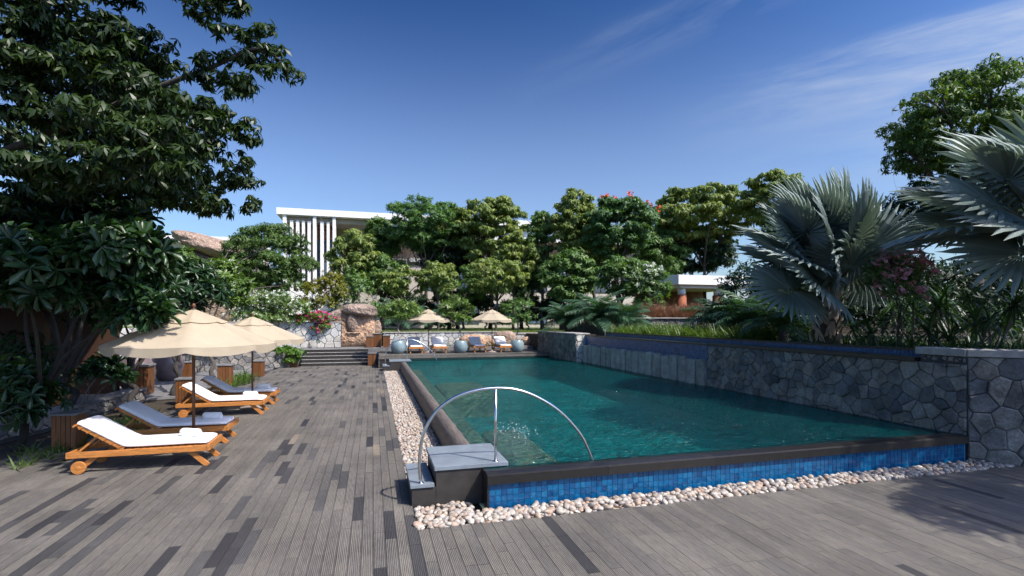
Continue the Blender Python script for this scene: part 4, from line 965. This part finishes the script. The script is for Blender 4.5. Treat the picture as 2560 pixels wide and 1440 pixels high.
# ---- overhanging tree, upper left
K1 = cl(8.0, (640,110,75,40), (690,165,50,45), (560,160,60,40), (610,225,52,30), (520,190,42,30), (525,8,65,22), (595,14,20,16)) + \
     cl(7.6, (40,50,110,70), (190,50,95,60), (285,85,55,45), (100,175,120,60), (255,185,90,50), (375,225,75,42), (470,275,75,48), (530,300,34,42), (60,275,110,45), (215,290,105,50), (365,325,95,48), (495,365,52,38), (60,130,90,60,1), (180,220,110,60,1.2), (330,270,90,50,1.2)) + \
     cl(8.2, (290,395,105,42), (430,425,85,42), (130,420,100,36), (500,490,48,28), (385,488,75,32), (235,478,90,34), (60,470,95,36), (20,410,60,20), (150,500,80,30,.8), (320,440,90,40,1))
K1 = split(K1, 6, .48)+split([(c+np.array([FW[0], FW[1], .12])*1.5+np.array([-.15, 0, 0]), r) for c, r in K1[7:]], 5, .5)
Kup = split(cl(7.6, (30,-80,130,80), (200,-90,130,80), (350,-120,90,60), (80,-230,150,80), (260,-230,130,70), (-150,100,150,90), (-150,300,150,90), (-160,480,140,70), (-150,-100,150,90), (-330,200,150,120), (-330,400,150,100)), 5, .5)+split(cl(8.6, (420,-110,120,80), (540,-130,90,60), (430,-230,120,70), (320,-60,90,50), (300,-160,110,70), (330,150,110,70,1.2), (250,260,120,60,2), (380,300,90,50,2), (150,380,120,60,2.2)), 6, .5)
K1 = K1+Kup+split(cl(6.5, (250,430,90,45), (330,395,80,45), (150,440,100,40), (400,330,75,45), (450,420,60,35), (60,430,90,40), (300,300,100,60), (200,350,110,50), (480,300,50,40)), 5, .5)
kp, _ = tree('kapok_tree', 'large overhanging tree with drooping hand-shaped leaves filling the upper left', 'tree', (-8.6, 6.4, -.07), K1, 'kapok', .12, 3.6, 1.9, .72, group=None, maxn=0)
for pts, r_ in (([(-700,560,7.6), (-350,480,8), (0,380,8), (200,300,8.1), (400,216,8.1), (520,172,8), (640,122,8), (700,150,8)], .075), ([(-350,480,8), (-100,250,7.8), (80,180,7.7), (200,120,7.7), (290,70,7.6)], .05), ([(-350,480,8), (-100,470,8.2), (150,450,8.3), (330,430,8.2), (480,470,8.2)], .05), ([(-100,250,7.8), (60,60,7.9), (180,-60,8.2)], .04), ([(200,300,8.1), (300,320,7.7), (420,310,7.6), (520,330,7.6)], .03), ([(200,-60,8.2), (380,-40,8.2), (520,10,8), (590,12,8)], .03)):
    pp = smooth([at(*q)-np.array(kp.location) for q in pts], 5); MB().tube(pp, list(np.linspace(r_, r_*.22, len(pp))), 8).build('limb', m_bark, kp, True)
# ---- frangipani trees in the shade, left
A1 = cl(9.2, (60,620,120,60), (190,600,110,55), (310,620,80,50,-1.2), (60,720,110,50), (190,690,110,60), (310,730,70,34,-1.2), (365,765,45,28,-1.2), (260,770,50,28,-.8), (370,650,40,50,-1.2), (230,640,90,50,-1.6), (130,740,90,40,-1.6), (50,660,100,60,-2), (330,800,48,26,-1.25), (400,785,28,20,-1.25), (100,560,110,35), (250,545,90,30))
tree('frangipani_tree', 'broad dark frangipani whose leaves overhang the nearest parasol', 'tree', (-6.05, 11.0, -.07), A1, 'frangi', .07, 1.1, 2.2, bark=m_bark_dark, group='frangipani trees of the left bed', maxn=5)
A2 = cl(12.2, (150,640,110,70), (270,650,90,70), (60,700,110,60), (200,740,90,40), (345,700,60,50), (20,600,90,60), (130,560,120,50))
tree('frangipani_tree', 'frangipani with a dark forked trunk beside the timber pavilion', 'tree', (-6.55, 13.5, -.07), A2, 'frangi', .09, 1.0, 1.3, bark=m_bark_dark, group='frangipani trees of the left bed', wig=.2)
A3 = cl(13.6, (300,760,70,35), (390,730,60,45), (345,680,70,45), (430,790,40,25), (260,790,60,25))
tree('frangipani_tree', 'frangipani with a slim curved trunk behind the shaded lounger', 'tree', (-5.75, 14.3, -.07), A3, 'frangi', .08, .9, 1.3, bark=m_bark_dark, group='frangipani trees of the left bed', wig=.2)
A4 = cl(17.0, (430,760,60,40), (500,740,60,40), (400,700,50,45), (460,690,60,40))
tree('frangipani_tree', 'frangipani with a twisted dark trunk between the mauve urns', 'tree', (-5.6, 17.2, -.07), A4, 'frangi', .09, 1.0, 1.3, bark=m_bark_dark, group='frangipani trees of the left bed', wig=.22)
A5 = cl(21.5, (470,685,55,36), (530,705,62,45), (430,670,40,36), (490,740,75,40), (560,730,55,40), (420,710,50,50), (590,760,30,30), (455,645,26,22), (560,672,30,24), (600,715,26,24))
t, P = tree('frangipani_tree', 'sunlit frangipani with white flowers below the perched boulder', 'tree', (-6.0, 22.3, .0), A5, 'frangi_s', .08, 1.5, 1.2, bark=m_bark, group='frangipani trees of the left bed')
flowers(t, t.location, outer(P, 150, .5), F_white, .07)
A6 = cl(27.0, (640,760,42,28), (690,755,45,26), (735,770,36,28), (660,790,50,22), (705,800,45,18), (620,790,40,30))
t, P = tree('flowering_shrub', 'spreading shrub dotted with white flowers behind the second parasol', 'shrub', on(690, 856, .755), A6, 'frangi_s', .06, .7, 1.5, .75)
flowers(t, t.location, outer(P, 420, .6), F_white, .085)
# ---- neem tree and golden shrubs before the building fins
N1 = crown(668, 650, 92, 78, 36, 34, 1.05, .7)+cl(36, (600,660,40,35), (700,575,26,20), (735,600,28,20), (655,590,40,25), (770,670,30,25), (620,720,50,30), (740,720,40,25))
tree('neem_tree', 'rounded dark green tree hiding the lower left of the building fins', 'tree', (-11.0, 33.5, 1.45), N1, 'neem', .16, 2.4, 1.15, maxn=4)
G1 = cl(33, (790,725,30,24), (830,705,28,26), (760,765,30,24), (815,760,32,24), (850,730,22,26), (775,800,26,18))
tree('golden_shrub', 'yellow-green shrub between the white flowers and the boulder', 'shrub', (-4.5, 32.6, 1.45), G1, 'gold', .05, .8, 1.1, 1.1)
G2 = cl(34, (870,750,32,34), (905,720,30,30), (880,700,26,26), (930,770,26,24), (845,790,26,24))
tree('dark_shrub', 'dark green shrub just behind the boulder brow', 'shrub', (-1.6, 33.4, 1.45), G2, 'mid', .06, .8, 1.2, .7)
# ---- row of trees before the facade
rows = [
 ('layered_tree', 'yellow-green layered tree beside the building fins', crown(888, 642, 56, 66, 41, 16, 1.05, .5), 'yg', 2.2, 1.),
 ('layered_tree', 'pale tree rising behind it against the upper balcony', crown(950, 600, 42, 52, 44, 11, 1.0, .5), 'frangi_m', 2.5, 1.3),
 ('airy_tree', 'tall airy dark-green tree breaking the roofline left of centre', crown(1065, 562, 88, 62, 43, 26, 1.15, .55), 'fine', 3.2, 1.),
 ('layered_tree', 'small slender tree with tufted layers under the airy one', crown(1010, 700, 62, 32, 38, 11, .8, .5), 'yg', 1.6, .8),
 ('layered_tree', 'slender tufted tree in the middle of the facade', crown(1100, 690, 52, 34, 38, 9, .8, .5), 'yg', 1.6, .8),
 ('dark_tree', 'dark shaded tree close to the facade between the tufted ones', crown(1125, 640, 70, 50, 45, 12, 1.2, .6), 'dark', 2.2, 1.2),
 ('layered_tree', 'tall yellow-green tree above the right far parasol', crown(1232, 580, 78, 82, 43, 26, 1.15, .5), 'yg', 2.6, 1.),
 ('layered_tree', 'low tufted tree in front of the tall yellow-green one', crown(1240, 690, 74, 44, 38, 15, .9, .5), 'yg', 1.8, .85),
 ('layered_tree', 'narrow tree with a round tuft breaking the roofline', crown(1348, 610, 32, 78, 42, 12, .9, .55), 'mid', 3.0, 1.1),
 ('leafy_tree', 'leafy tree with a pale rounded top left of the red flowers', crown(1438, 560, 46, 82, 41, 20, 1.1, .55), 'yg', 2.6, 1.),
 ('leafy_tree', 'dense mid-green tree below it by the stone corner', crown(1425, 690, 62, 60, 37, 17, 1.1, .6), 'mid', 1.5, 1.),
 ('flame_tree', 'tall tree topped with orange-red flowers', crown(1548, 570, 80, 78, 38, 30, 1.0, .6), 'tulip', 2.8, 1.),
 ('leafy_tree', 'bushy tree filling the space under the flowering crown', crown(1560, 690, 66, 46, 34, 15, .9, .6), 'mid', 1.2, .9),
 ('umbrella_tree', 'spreading flat-layered tree behind the garden pavilion', crown(1755, 540, 112, 72, 44, 34, 1.35, .42), 'yg', 4.2, 1.),
 ('dark_tree', 'dark low tree between the pavilion roof and the spreading tree', crown(1730, 640, 105, 40, 46, 11, 1.6, .55), 'dark', 1.5, 1.3),
 ('umbrella_tree', 'layered tree top peeping over the silver palm', crown(1930, 500, 70, 68, 40, 18, 1.2, .5), 'yg', 4.0, 1.),

 ('leafy_tree', 'dense dark-green tree right behind the first potted frangipani', crown(965, 690, 62, 48, 42, 12, 1.0, .6), 'mid', 1.6, 1.),
 ('leafy_tree', 'dense green tree filling the facade between the two far parasols', crown(1160, 720, 70, 48, 41, 14, 1.0, .6), 'mid', 1.5, .95),
 ('leafy_tree', 'green tree filling the facade above the last pot', crown(1310, 670, 60, 70, 44, 15, 1.1, .6), 'mid', 2.0, 1.),
 ('leafy_tree', 'sunlit green tree joining the pale rounded top and the red flowers', crown(1490, 610, 50, 70, 43, 14, 1.1, .6), 'yg', 2.4, 1.),
 ('leafy_tree', 'green tree at the right end of the building', crown(1655, 640, 60, 70, 43, 16, 1.1, .6), 'mid', 2.0, 1.),
 ('airy_tree', 'leafy tree joining the airy crown and the tall yellow-green one', crown(1150, 580, 52, 62, 45, 13, 1.1, .55), 'yg', 3.0, 1.),
 ('layered_tree', 'small tufted tree right of the tall yellow-green one', crown(1290, 640, 52, 60, 41, 12, .95, .5), 'yg', 2.0, .9),
]
for nm, lab, C_, kd, fk, sc in rows:
    ctr = np.mean([c for c, r in C_], 0); base = (ctr[0]+rng.uniform(-.3, .3), ctr[1], 1.45)
    dk = dict(dens=1.3, scale=sc)
    t, P = tree(nm, lab, 'tree', base, C_, kd, .10 if sc < 1 else .16, max(fk, (ctr[2]-1.45)*.55), group='trees in front of the building', bark=m_bark, **dk)
    if nm == 'flame_tree':
        sel = [max((p for p in P if abs(p[0]-x_) < .25), key=lambda p: p[2]-.05*p[1]) for x_ in np.linspace(P[:, 0].min()+1.0, P[:, 0].max()-.4, 14)]; q = np.array(sel)
        q = np.repeat(q, 5, 0)+rng.normal(0, .10, (70, 3))+np.array([0, 0, .12]); flowers(t, t.location, q, F_red, .11)
W1 = cl(33, (1630,690,36,28), (1600,720,40,34), (1645,730,30,34), (1575,690,30,24), (1620,760,36,24))
t, P = tree('frangipani_tree', 'frangipani with clusters of white flowers left of the garden pavilion', 'tree', at(1620, 800, 33)*np.array([1, 1, 0])+np.array([0, 0, 2.3]), W1, 'frangi_m', .08, .6, 1.2)
flowers(t, t.location, outer(P, 120, .4), F_white, .14)
for i, (px, w_, lab) in enumerate(((1000, 60, 'added dark shrub shading the facade foot above the first pot'), (1110, 60, 'added dark shrub shading the facade foot behind the left far parasol'), (1215, 60, 'added dark shrub shading the facade foot behind the right far parasol'), (1320, 60, 'added dark shrub shading the facade foot above the last pot'), (1415, 50, 'added dark shrub shading the facade foot beside the feather palms'))):
    C_ = split(cl(42.5, (px-w_*.6, 765, w_*.5, 26), (px, 745, w_*.6, 34), (px+w_*.6, 770, w_*.5, 24), (px, 795, w_*.8, 18)), 4, .6)
    c_ = at(px, 800, 42.5); tree('facade_shade_shrub', lab, 'shrub', (c_[0], c_[1], 1.46), C_, 'dark', .06, .6, 1.0, 1.3, group='shrubs added to darken the foot of the facade', maxn=4)  # shrubs added to darken the sunlit lower facade
# potted frangipanis
for (x, y, C_, kd, lab) in ((1.24, 25.75, cl(25.3, (980,772,26,17), (1010,768,30,18), (1040,782,20,15), (960,785,20,15), (1000,792,30,13)), 'frangi_s', 'sunny frangipani growing from the first pale pot'),
                            (4.29, 25.5, cl(25.6, (1120,765,20,12), (1150,758,22,12), (1175,780,16,12), (1110,782,15,10), (1155,800,24,14), (1135,785,20,12)), 'frangi_s', 'open-branched frangipani growing from the middle pale pot'),
                            (7.2, 25.35, cl(26.2, (1275,775,24,22), (1310,765,26,22), (1295,800,28,18), (1325,795,16,18)), 'frangi_m', 'dense darker frangipani growing from the last pot')):
    tree('potted_frangipani', lab, 'tree', (x, y, 1.47), C_, kd, .045, .55, 1.5, .72, group='frangipanis in the far pots', bark=m_bark_pale, wig=.05)
# ---- bougainvillea and hedge
B1 = cl(27.3, (765,800,24,13), (800,795,30,14), (740,815,24,11), (790,825,22,16), (720,822,22,10), (812,812,18,14), (778,848,7,13), (795,850,6,14), (770,772+18,16,10))
t, P = tree('bougainvillea', 'bougainvillea with magenta flowers spilling over the pale stone wall', 'shrub', (-3.1, 28.93, .76), B1, 'hedge', .03, .6, .34, 1.7, bark=m_bark_pale, maxn=5)
flowers(t, t.location, outer(P, 240, .8)+rng.normal(0, .06, (240, 3)), F_mag, .075, k=4)
H1 = cl(24.2, (715,880,26,14), (740,885,20,14), (690,885,22,12), (730,900,22,10))
tree('hedge_shrub', 'bright green trailing shrub on the wall left of the steps', 'shrub', (-4.2, 26.4, .75), H1, 'hedge', .03, .15, .8, 1.5)
H2 = cl(25.5, (560,880,60,18), (630,880,50,18), (500,890,50,18), (440,880,50,20))
tree('dark_hedge', 'dark hedge in the shade under the parasols', 'hedge', (-7.2, 25.8, .7), H2, 'dark', .04, .2, 1.3, .7)

# ---- fan palms
def fan_leaf(seed, Rr=1.34):
    r = np.random.default_rng(seed); n = 38; vs_, fs, va = [], [], []; a0, a1 = -2.9, 2.9
    for i in range(n):
        a = a0+(a1-a0)*(i+.5)/n; da = (a1-a0)/n/2; L = Rr*(.72+.28*math.cos(a*.5))*r.uniform(.93, 1.05); s = .58*L; dr = r.uniform(.04, .16)
        def pt(rad, an, lift): 
            return (rad*math.cos(an), rad*math.sin(an), lift-.03*rad*rad+.07*(abs(math.sin(an))*rad)-.06*max(0, math.cos(an))*rad**2)
        b = len(vs_); f0 = .035
        vs_ += [pt(.06, a, 0), pt(s, a-da, -f0*.8), pt(s, a, f0), pt(s, a+da, -f0*.8), pt(.82*L, a-da*.55, -f0*.6-dr*.3), pt(.82*L, a, f0*.5-dr*.3), pt(.82*L, a+da*.55, -f0*.6-dr*.3), pt(L, a+r.normal(0, .02), -dr)]
        fs += [(b, b+1, b+2), (b, b+2, b+3), (b+1, b+4, b+5, b+2), (b+2, b+5, b+6, b+3), (b+4, b+7, b+5), (b+5, b+7, b+6)]; va += [r.random()]*8
    mb = MB().add(vs_, fs); mb.a = va; return mb.mesh('fan_leaf', L_bis)
fans = [fan_leaf(i) for i in range(5)]
rpalm = random.Random(21)
def fan_palm(base, trunk_h, label, leaves, r0=.24):
    t = empty('silver_fan_palm', base, label, 'palm', 'silver fan palms')
    MB().lathe([(r0*1.25, 0), (r0, .15), (r0*.95, trunk_h*.6), (r0*.8, trunk_h), (0, trunk_h+.12)], 14).build('trunk', m_bark, t, True)
    for i in range(26):
        a = i*2.4; z = .10+trunk_h*(i/26)*.95; w, h = .13, .34; R0 = r0*.95
        c, s = math.cos(a), math.sin(a)
        loc = [(R0, -w, -.05), (R0, w, -.05), (R0+.06, -w*.8, h*.45), (R0+.06, w*.8, h*.45), (R0+.12+random.uniform(0, .06), -w*.25, h), (R0+.12+random.uniform(0, .06), w*.25, h), (R0+.10, 0, .05), (R0+.13, 0, h*.5)]
        MB().add([(x*c-y*s, x*s+y*c, zz+z) for x, y, zz in loc], [(0, 6, 7, 2), (6, 1, 3, 7), (2, 7, 4), (7, 3, 5), (7, 5, 4)], random.random()).build('leaf_base', m_petbase, t)
    for i, (az, el, L, roll) in enumerate(leaves):
        d = Vector((math.cos(R(az))*math.cos(R(el)), math.sin(R(az))*math.cos(R(el)), math.sin(R(el)))); b = Vector((0, 0, trunk_h-.05))+Vector((d.x, d.y, 0))*r0*.5
        mid = b+d*L*.55+Vector((0, 0, .05*L)); e = b+d*L+Vector((0, 0, -.02*L))
        lf = MB().tube(smooth([b, mid, e], 4), list(np.linspace(.055, .022, 9)), 6).build('petiole', L_pet, t, True)
        fan = link('fan_leaf', fans[i % 5], None, lf); dd = (e-mid).normalized(); dd = (dd+Vector((0, 0, -.06))).normalized()
        tgt = SUN*.9+Vector((d.x, d.y, 0))*.25+Vector([rpalm.gauss(0, .22) for _ in range(3)]); nn = (tgt-dd*tgt.dot(dd)).normalized(); sd_ = nn.cross(dd)
        q = Matrix((dd, sd_, nn)).transposed().to_quaternion(); fan.rotation_mode = 'QUATERNION'; fan.rotation_quaternion = q @ Matrix.Rotation(R(roll*.5), 3, 'X').to_quaternion(); fan.location = e; s = rpalm.uniform(.9, 1.12); fan.scale = (s, s, s)
m_petbase = MAT('palm_leaf_base', [(.26, .19, .14), (.36, .28, .21)], .8, (8, .3))
lv1 = [(200, 32, 1.4, 10), (225, 46, 1.6, -15), (170, 48, 1.6, 20), (250, 36, 1.2, 8), (195, 64, 1.8, -10), (230, 70, 1.85, 25), (150, 66, 1.7, 0), (270, 64, 1.5, -20), (300, 56, 1.4, 15), (330, 64, 1.5, -10), (10, 60, 1.5, 10), (60, 66, 1.6, 0), (100, 64, 1.7, 10), (280, 80, 1.95, -15), (180, 80, 2.0, 15), (20, 78, 1.9, 0), (345, 42, 1.1, 20), (120, 46, 1.4, 0), (215, 18, 1.2, 0), (190, 10, 1.2, 10), (160, 76, 1.9, 0), (250, 55, 1.5, 0)]
fan_palm((10.9, 10.2, 1.42), 1.4, 'silver fan palm with a stubby boot-covered trunk behind the stone wall', lv1)
lv2 = [(150, 15, 1.3, 15), (175, 30, 1.45, -10), (200, 10, 1.2, 10), (220, 35, 1.4, 20), (190, 50, 1.5, -20), (160, 58, 1.5, 10), (240, 20, 1.2, -15), (260, 50, 1.3, 0), (130, 40, 1.5, 0), (100, 30, 1.3, 10), (60, 50, 1.3, 0), (300, 40, 1.2, 10), (350, 45, 1.2, 0), (200, 72, 1.6, 15), (90, 70, 1.5, 0), (185, -8, 1.0, 0)]
fan_palm((12.15, 6.4, 1.42), 2.2, 'silver fan palm cut off by the picture edge', lv2, .26)
# ---- feather palms
def frond(seed, L=1.5):
    r = np.random.default_rng(seed); n = 30; P = [np.array((L*t*math.cos(.3+.0*t), 0, L*(.75*t-.85*t*t))) for t in np.linspace(0, 1, n)]; vs_, fs = [], []
    for i in range(3, n-1):
        t = i/n; d = P[i+1]-P[i]; d /= np.linalg.norm(d); l_ = .42*math.sin(math.pi*min(1, t*.9+.12))**.7*L/1.5
        for s in (-1, 1):
            dr = d*.55+np.array((0, s*.85, -.25+r.normal(0, .1))); dr /= np.linalg.norm(dr); b = len(vs_); w = d*.022
            vs_ += [P[i]-w, P[i]+w, P[i]+dr*l_*.6+w*.9+np.array((0, 0, .02)), P[i]+dr*l_*.6-w*.9+np.array((0, 0, .02)), P[i]+dr*l_-np.array((0, 0, .06))]
            fs += [(b, b+1, b+2, b+3), (b+3, b+2, b+4)]
    mb = MB().add(vs_, fs); mb.a = list(np.clip(r.normal(.5, .25, len(vs_)), 0, 1)); mb.tube([tuple(p) for p in P], list(np.linspace(.016, .004, n)), 4, .8)
    return mb.mesh('frond', L_cyc)
fr4 = [frond(i) for i in range(4)]
def feather_palm(base, s, nf, label, tr=.5, grp='feathery palms in the garden'):
    t = empty('feather_palm', base, label, 'palm', grp)
    MB().lathe([(.15*s, 0), (.13*s, tr*s), (0, tr*s+.05)], 10).build('trunk', m_bark, t, True)
    for i in range(nf):
        o = link('frond', fr4[i % 4], None, t, (0, 0, tr*s)); k = i/nf; o.rotation_euler = (random.uniform(-.3, .3), R(-58+k*70), i*2.4+random.uniform(-.2, .2)); q = s*random.uniform(.85, 1.15); o.scale = (q, q, q)
for (px, py, d, s, nf, z, lab) in ((1420, 835, 27, 1.2, 26, 1.44, 'feather palm right behind the stone corner block'), (1500, 835, 25.5, 1.35, 30, 1.44, 'biggest feather palm, left of the brown grasses'), (1565, 835, 25, 1.1, 24, 1.44, 'feather palm with pale arching fronds beside the garden wall'), (1000, 815, 33, 1.35, 24, 1.47, 'feather palm above the first pale pot'), (1075, 815, 34, 1.0, 18, 1.47, 'small feather palm behind the left far parasol'),
                                   (1800, 830, 20, 1.1, 22, 1.44, 'dark feather palm in front of the garden pavilion'), (1880, 830, 17.5, 1.15, 24, 1.44, 'dark feather palm left of the silver palm trunk'), (1960, 835, 15, 1.0, 22, 1.44, 'shaded feather palm under the silver fronds'), (1690, 640+40, 50, 1.5, 18, 2.3, 'yellowish feather palm on the rise behind the pavilion roof')):
    p = at(px, py, d); feather_palm((p[0], p[1], z), s, nf, lab)
# ---- dark shrubs and oleander behind the right wall
for (C_, kd, dn, sc, lab) in ((cl(19, (1850,730,55,50), (1900,780,55,40), (1820,790,45,35), (1870,690,45,35), (1920,720,50,50)), 'dark', 1.1, .8, 'dark shrub between pavilion and silver palm'),
                          (cl(16, (1980,770,60,45), (2040,800,60,35), (1950,720,55,40), (2060,740,60,50), (2020,690,60,45)), 'dark', 1.1, .75, 'dark shrub left of the boot-covered palm trunk'),
                          (cl(15, (2160,770,55,50), (2180,820,50,30), (2200,720,50,40), (2120,790,50,40), (2140,700,60,45), (2240,790,55,45)), 'dark', 1.1, .75, 'dark shrub right of the boot-covered palm trunk'),
                          (cl(14, (2330,780,70,50), (2400,750,70,50), (2300,830,60,28), (2380,820,60,32), (2330,700,60,50), (2420,690,60,50), (2450,800,60,45)), 'dark', 1.1, .7, 'dark shrub behind the spiky dracaenas'),
                          (cl(13, (2480,760,70,60), (2540,800,70,50), (2600,740,70,70), (2500,830,70,30), (2530,690,70,60), (2600,640,70,60)), 'dark', 1.1, .7, 'dark shrub at the right picture edge under the cut-off palm'),
                          (cl(23, (2000,640,70,60), (2150,640,90,70), (2280,560,90,80), (2400,570,90,90), (2520,560,90,90), (2330,500,70,50), (1960,590,60,50), (2080,720,100,60), (2240,720,100,60), (2380,720,100,60), (2520,720,100,60), (1950,740,80,60), (2150,790,110,50), (2320,790,110,50), (2480,790,110,50)), 'dark', .9, 1.15, 'tall dark thicket behind the silver palms')):
    ctr = np.mean([c for c, r in C_], 0); tree('dark_shrub', lab, 'shrub', (ctr[0], ctr[1], 1.43), C_, kd, .05, .4, dn, sc, group='dark shrubs behind the pool wall', maxn=6)
O1 = cl(10.9, (2230,705,45,32), (2275,665,40,26), (2215,655,32,24), (2260,745,46,30), (2195,690,26,28), (2300,695,26,26))
t, P = tree('oleander', 'pink-flowering oleander right of the silver palm', 'shrub', tuple(at(2240, 800, 11.4)*np.array([1, 1, 0])+np.array([0, 0, 1.43])), O1, 'oleander', .03, .5, 1.3, .85, group=None, maxn=6)
q = outer(P, 44, .4); q = np.repeat(q, 9, 0)+rng.normal(0, .055, (len(q)*9, 3))-np.array([.03, .10, -.04]); flowers(t, t.location, q, F_pink, .05)
# ---- strap-leaved plants
def strap_rosette(P, k, L, W, e, mat, name, parent=None, base=(0, 0, 0), T=T_strap, axis=.12):
    A = np.array([0, 0, 1.])+rng.normal(0, axis, (len(P), 3)); V = rosettes(P-np.array(base), A, k, L, W, e, T, .3)
    cv = np.repeat(rng.beta(2, 2, len(P)), k)*.5+rng.random(len(V))*.5
    return link(name, np_mesh(name, V, T[1], cv, mat), None, parent)
for (px, py, d, h, n, lab) in ((2180, 845, 12.2, .6, 3, 'spiky dracaena right beside the silver palm trunk'), (2330, 845, 10.9, .5, 3, 'spiky dracaena leaning over the stone wall coping'), (2400, 800, 11.5, 1.2, 6, 'tangled dracaena with bare crooked stems'), (2280, 800, 12.6, 1.3, 6, 'leggy dracaena below the pink oleander'), (2480, 820, 10.6, 1.1, 5, 'dracaena with a drooping stem at the right edge')):
    p = at(px, py, d); b = (p[0], p[1], 1.43); t = empty('dracaena', b, lab, 'shrub', 'dracaenas behind the pool wall'); tips = []
    for i in range(n):
        a = random.uniform(0, 6.28); r = random.uniform(.2, .7)*h; hh = h*random.uniform(.6, 1.1); pts = [(random.uniform(-.1, .1), random.uniform(-.1, .1), 0), (r*.5*math.cos(a), r*.5*math.sin(a), hh*.4), (r*math.cos(a)*.9, r*math.sin(a)*.9, hh*.75), (r*math.cos(a), r*math.sin(a), hh)]
        MB().tube(smooth(pts, 3), .022, 6).build('stem', m_bark_pale, t, True); tips.append(pts[-1])
    strap_rosette(np.array(tips), 34, .55, .035, (-35, 75), L_drac, 'leaves', t)
n = 900; P = np.stack([rng.uniform(10.4, 13.2, n), rng.uniform(12.5, 21.5, n), np.full(n, 1.44)], -1)
tag(strap_rosette(P, 14, .62, .035, (25, 80), L_strap, 'ground_cover'), 'bright strap-leaved ground cover along the upper channel', 'ground cover', kind='stuff')
n = 420; P = np.stack([rng.uniform(9.6, 14.5, n), rng.uniform(4.0, 11.5, n), np.full(n, 1.44)], -1); P = P[(P[:, 0]+P[:, 1] > 15.9) & ((P[:, 0] > 10.4) | (P[:, 1] < 6.7))]
tag(strap_rosette(P, 13, .5, .03, (15, 80), L_drac, 'ground_cover'), 'arching strap leaves just behind the pale capped wall end', 'ground cover', kind='stuff')
n = 420; P = np.stack([rng.uniform(12.9, 19.5, n), rng.uniform(25.2, 27.6, n), np.full(n, 2.30)], -1); P = P[P[:, 1] > 25.95-(P[:, 0]-12.7)/6]
fg = strap_rosette(P, 26, .85, .016, (35, 85), L_fgrass, 'fountain_grass', T=T_blade); tag(fg, 'reddish brown fountain grass on the upper garden wall', 'grass', kind='stuff')
q = P[::2]+np.array([0, 0, .5])+rng.normal(0, .2, (len(P[::2]), 3)); A = rng.normal(0, .35, q.shape)+np.array([0, 0, 1.])
V = rosettes(np.concatenate([q+norm(A)*.02*k for k in range(9)]), np.concatenate([A]*9), 5, .06, .012, (20, 60), T_blade); link('plumes', np_mesh('plumes', V, T_blade[1], np.full(len(V), .95), L_fgrass), None, fg)
for (x, y, sx, sy, n, z, L, lab) in ((-4.75, 20.6, .3, .8, 60, .0, .35, 'sunny strap-leaf tuft by the second parasol pole'), (-5.2, 12.5, .35, .5, 40, -.05, .32, 'small leafy tuft behind the shaded lounger'), (-5.3, 10.1, .25, .3, 16, -.05, .26, 'small green tuft beside the shaded timber box'), (6.2, 28.9, .6, .2, 40, .75, .4, 'green tuft between the last two far loungers'), (7.9, 29.3, .3, .2, 30, .75, .4, 'green tuft among the pale rocks')):
    P = np.stack([rng.normal(x, sx, n), rng.normal(y, sy, n), np.full(n, z)], -1); g_ = strap_rosette(P, 12, L, .022, (20, 80), L_strap, 'strap_leaf_tuft'); tag(g_, lab, 'plant', kind='stuff')
# grass fringe on the lawn edge
n = 1500; P = np.stack([rng.uniform(.4, 12, n), 30.3+rng.random(n)**2*3.5, np.full(n, 1.47)], -1)
tag(strap_rosette(P, 9, .16, .012, (30, 85), L_grass, 'lawn_grass', T=T_blade), 'short sunlit grass behind the pale far wall', 'grass', kind='stuff')
# shaded understorey on the left
for (C_, kd, dn, sc, b, lab) in ((cl(8.6, (30,960,70,50), (20,1040,70,45), (90,1000,50,40)), 'frangi', 1.4, .8, (-6.6, 8.9, -.07), 'dark broad-leaved plant at the left picture edge'),
                          (cl(11.6, (230,935,35,22), (265,915,30,20), (285,950,26,18)), 'frangi', 2.0, .85, (-6.1, 12.3, -.07), 'dark low plant in front of the curved trunks')):
    tree('broadleaf_plant', lab, 'plant', b, C_, kd, .03, .3, dn, sc, group='broad-leaved plants in the shaded bed', maxn=4)
tree('dark_shrub', 'added dark shrub deepening the shade in front of the timber pavilion', 'shrub', (-8.3, 12.2, -.07), cl(12.2, (20,880,80,50), (90,930,55,45), (0,960,80,55), (60,1000,60,40), (130,965,40,30)), 'dark', .05, .4, 1.0, .9, maxn=4)  # shrub added to make this shaded corner darker
# ---- trees beyond the right edge whose shade falls on deck and planting
R1 = crown(2420, 330, 165, 125, 20.5, 34, 1.0, .62)+cl(20.5, (2480,190,60,45), (2400,210,50,35), (2260,370,40,30), (2240,420,36,26), (2310,300,40,30), (2540,180,40,30), (2530,300,80,60))
tree('neem_tree', 'tall dark tree rising behind the silver palms on the right', 'tree', (23.0, 14.4, 1.43), R1, 'neem_d', .28, 4.2, .7, 1.25)
def plain_crown(c, r, n, cr): 
    o = []
    for i in range(n): v = norm(rng.normal(size=3))*(.4+.6*rng.random()**.5); o.append((np.array(c)+v*np.array(r), np.array([cr, cr, cr*.6])*rng.uniform(.7, 1.2)))
    return o
tree('shade_tree', 'tree beyond the right edge whose shadow falls on the deck corner', 'tree', (12.6, 1.4, 1.3), plain_crown((11.7, .9, 5.8), (2.0, 1.7, 1.3), 16, .8), 'neem_d', .2, 2.2, .8, 1.4, group=None)
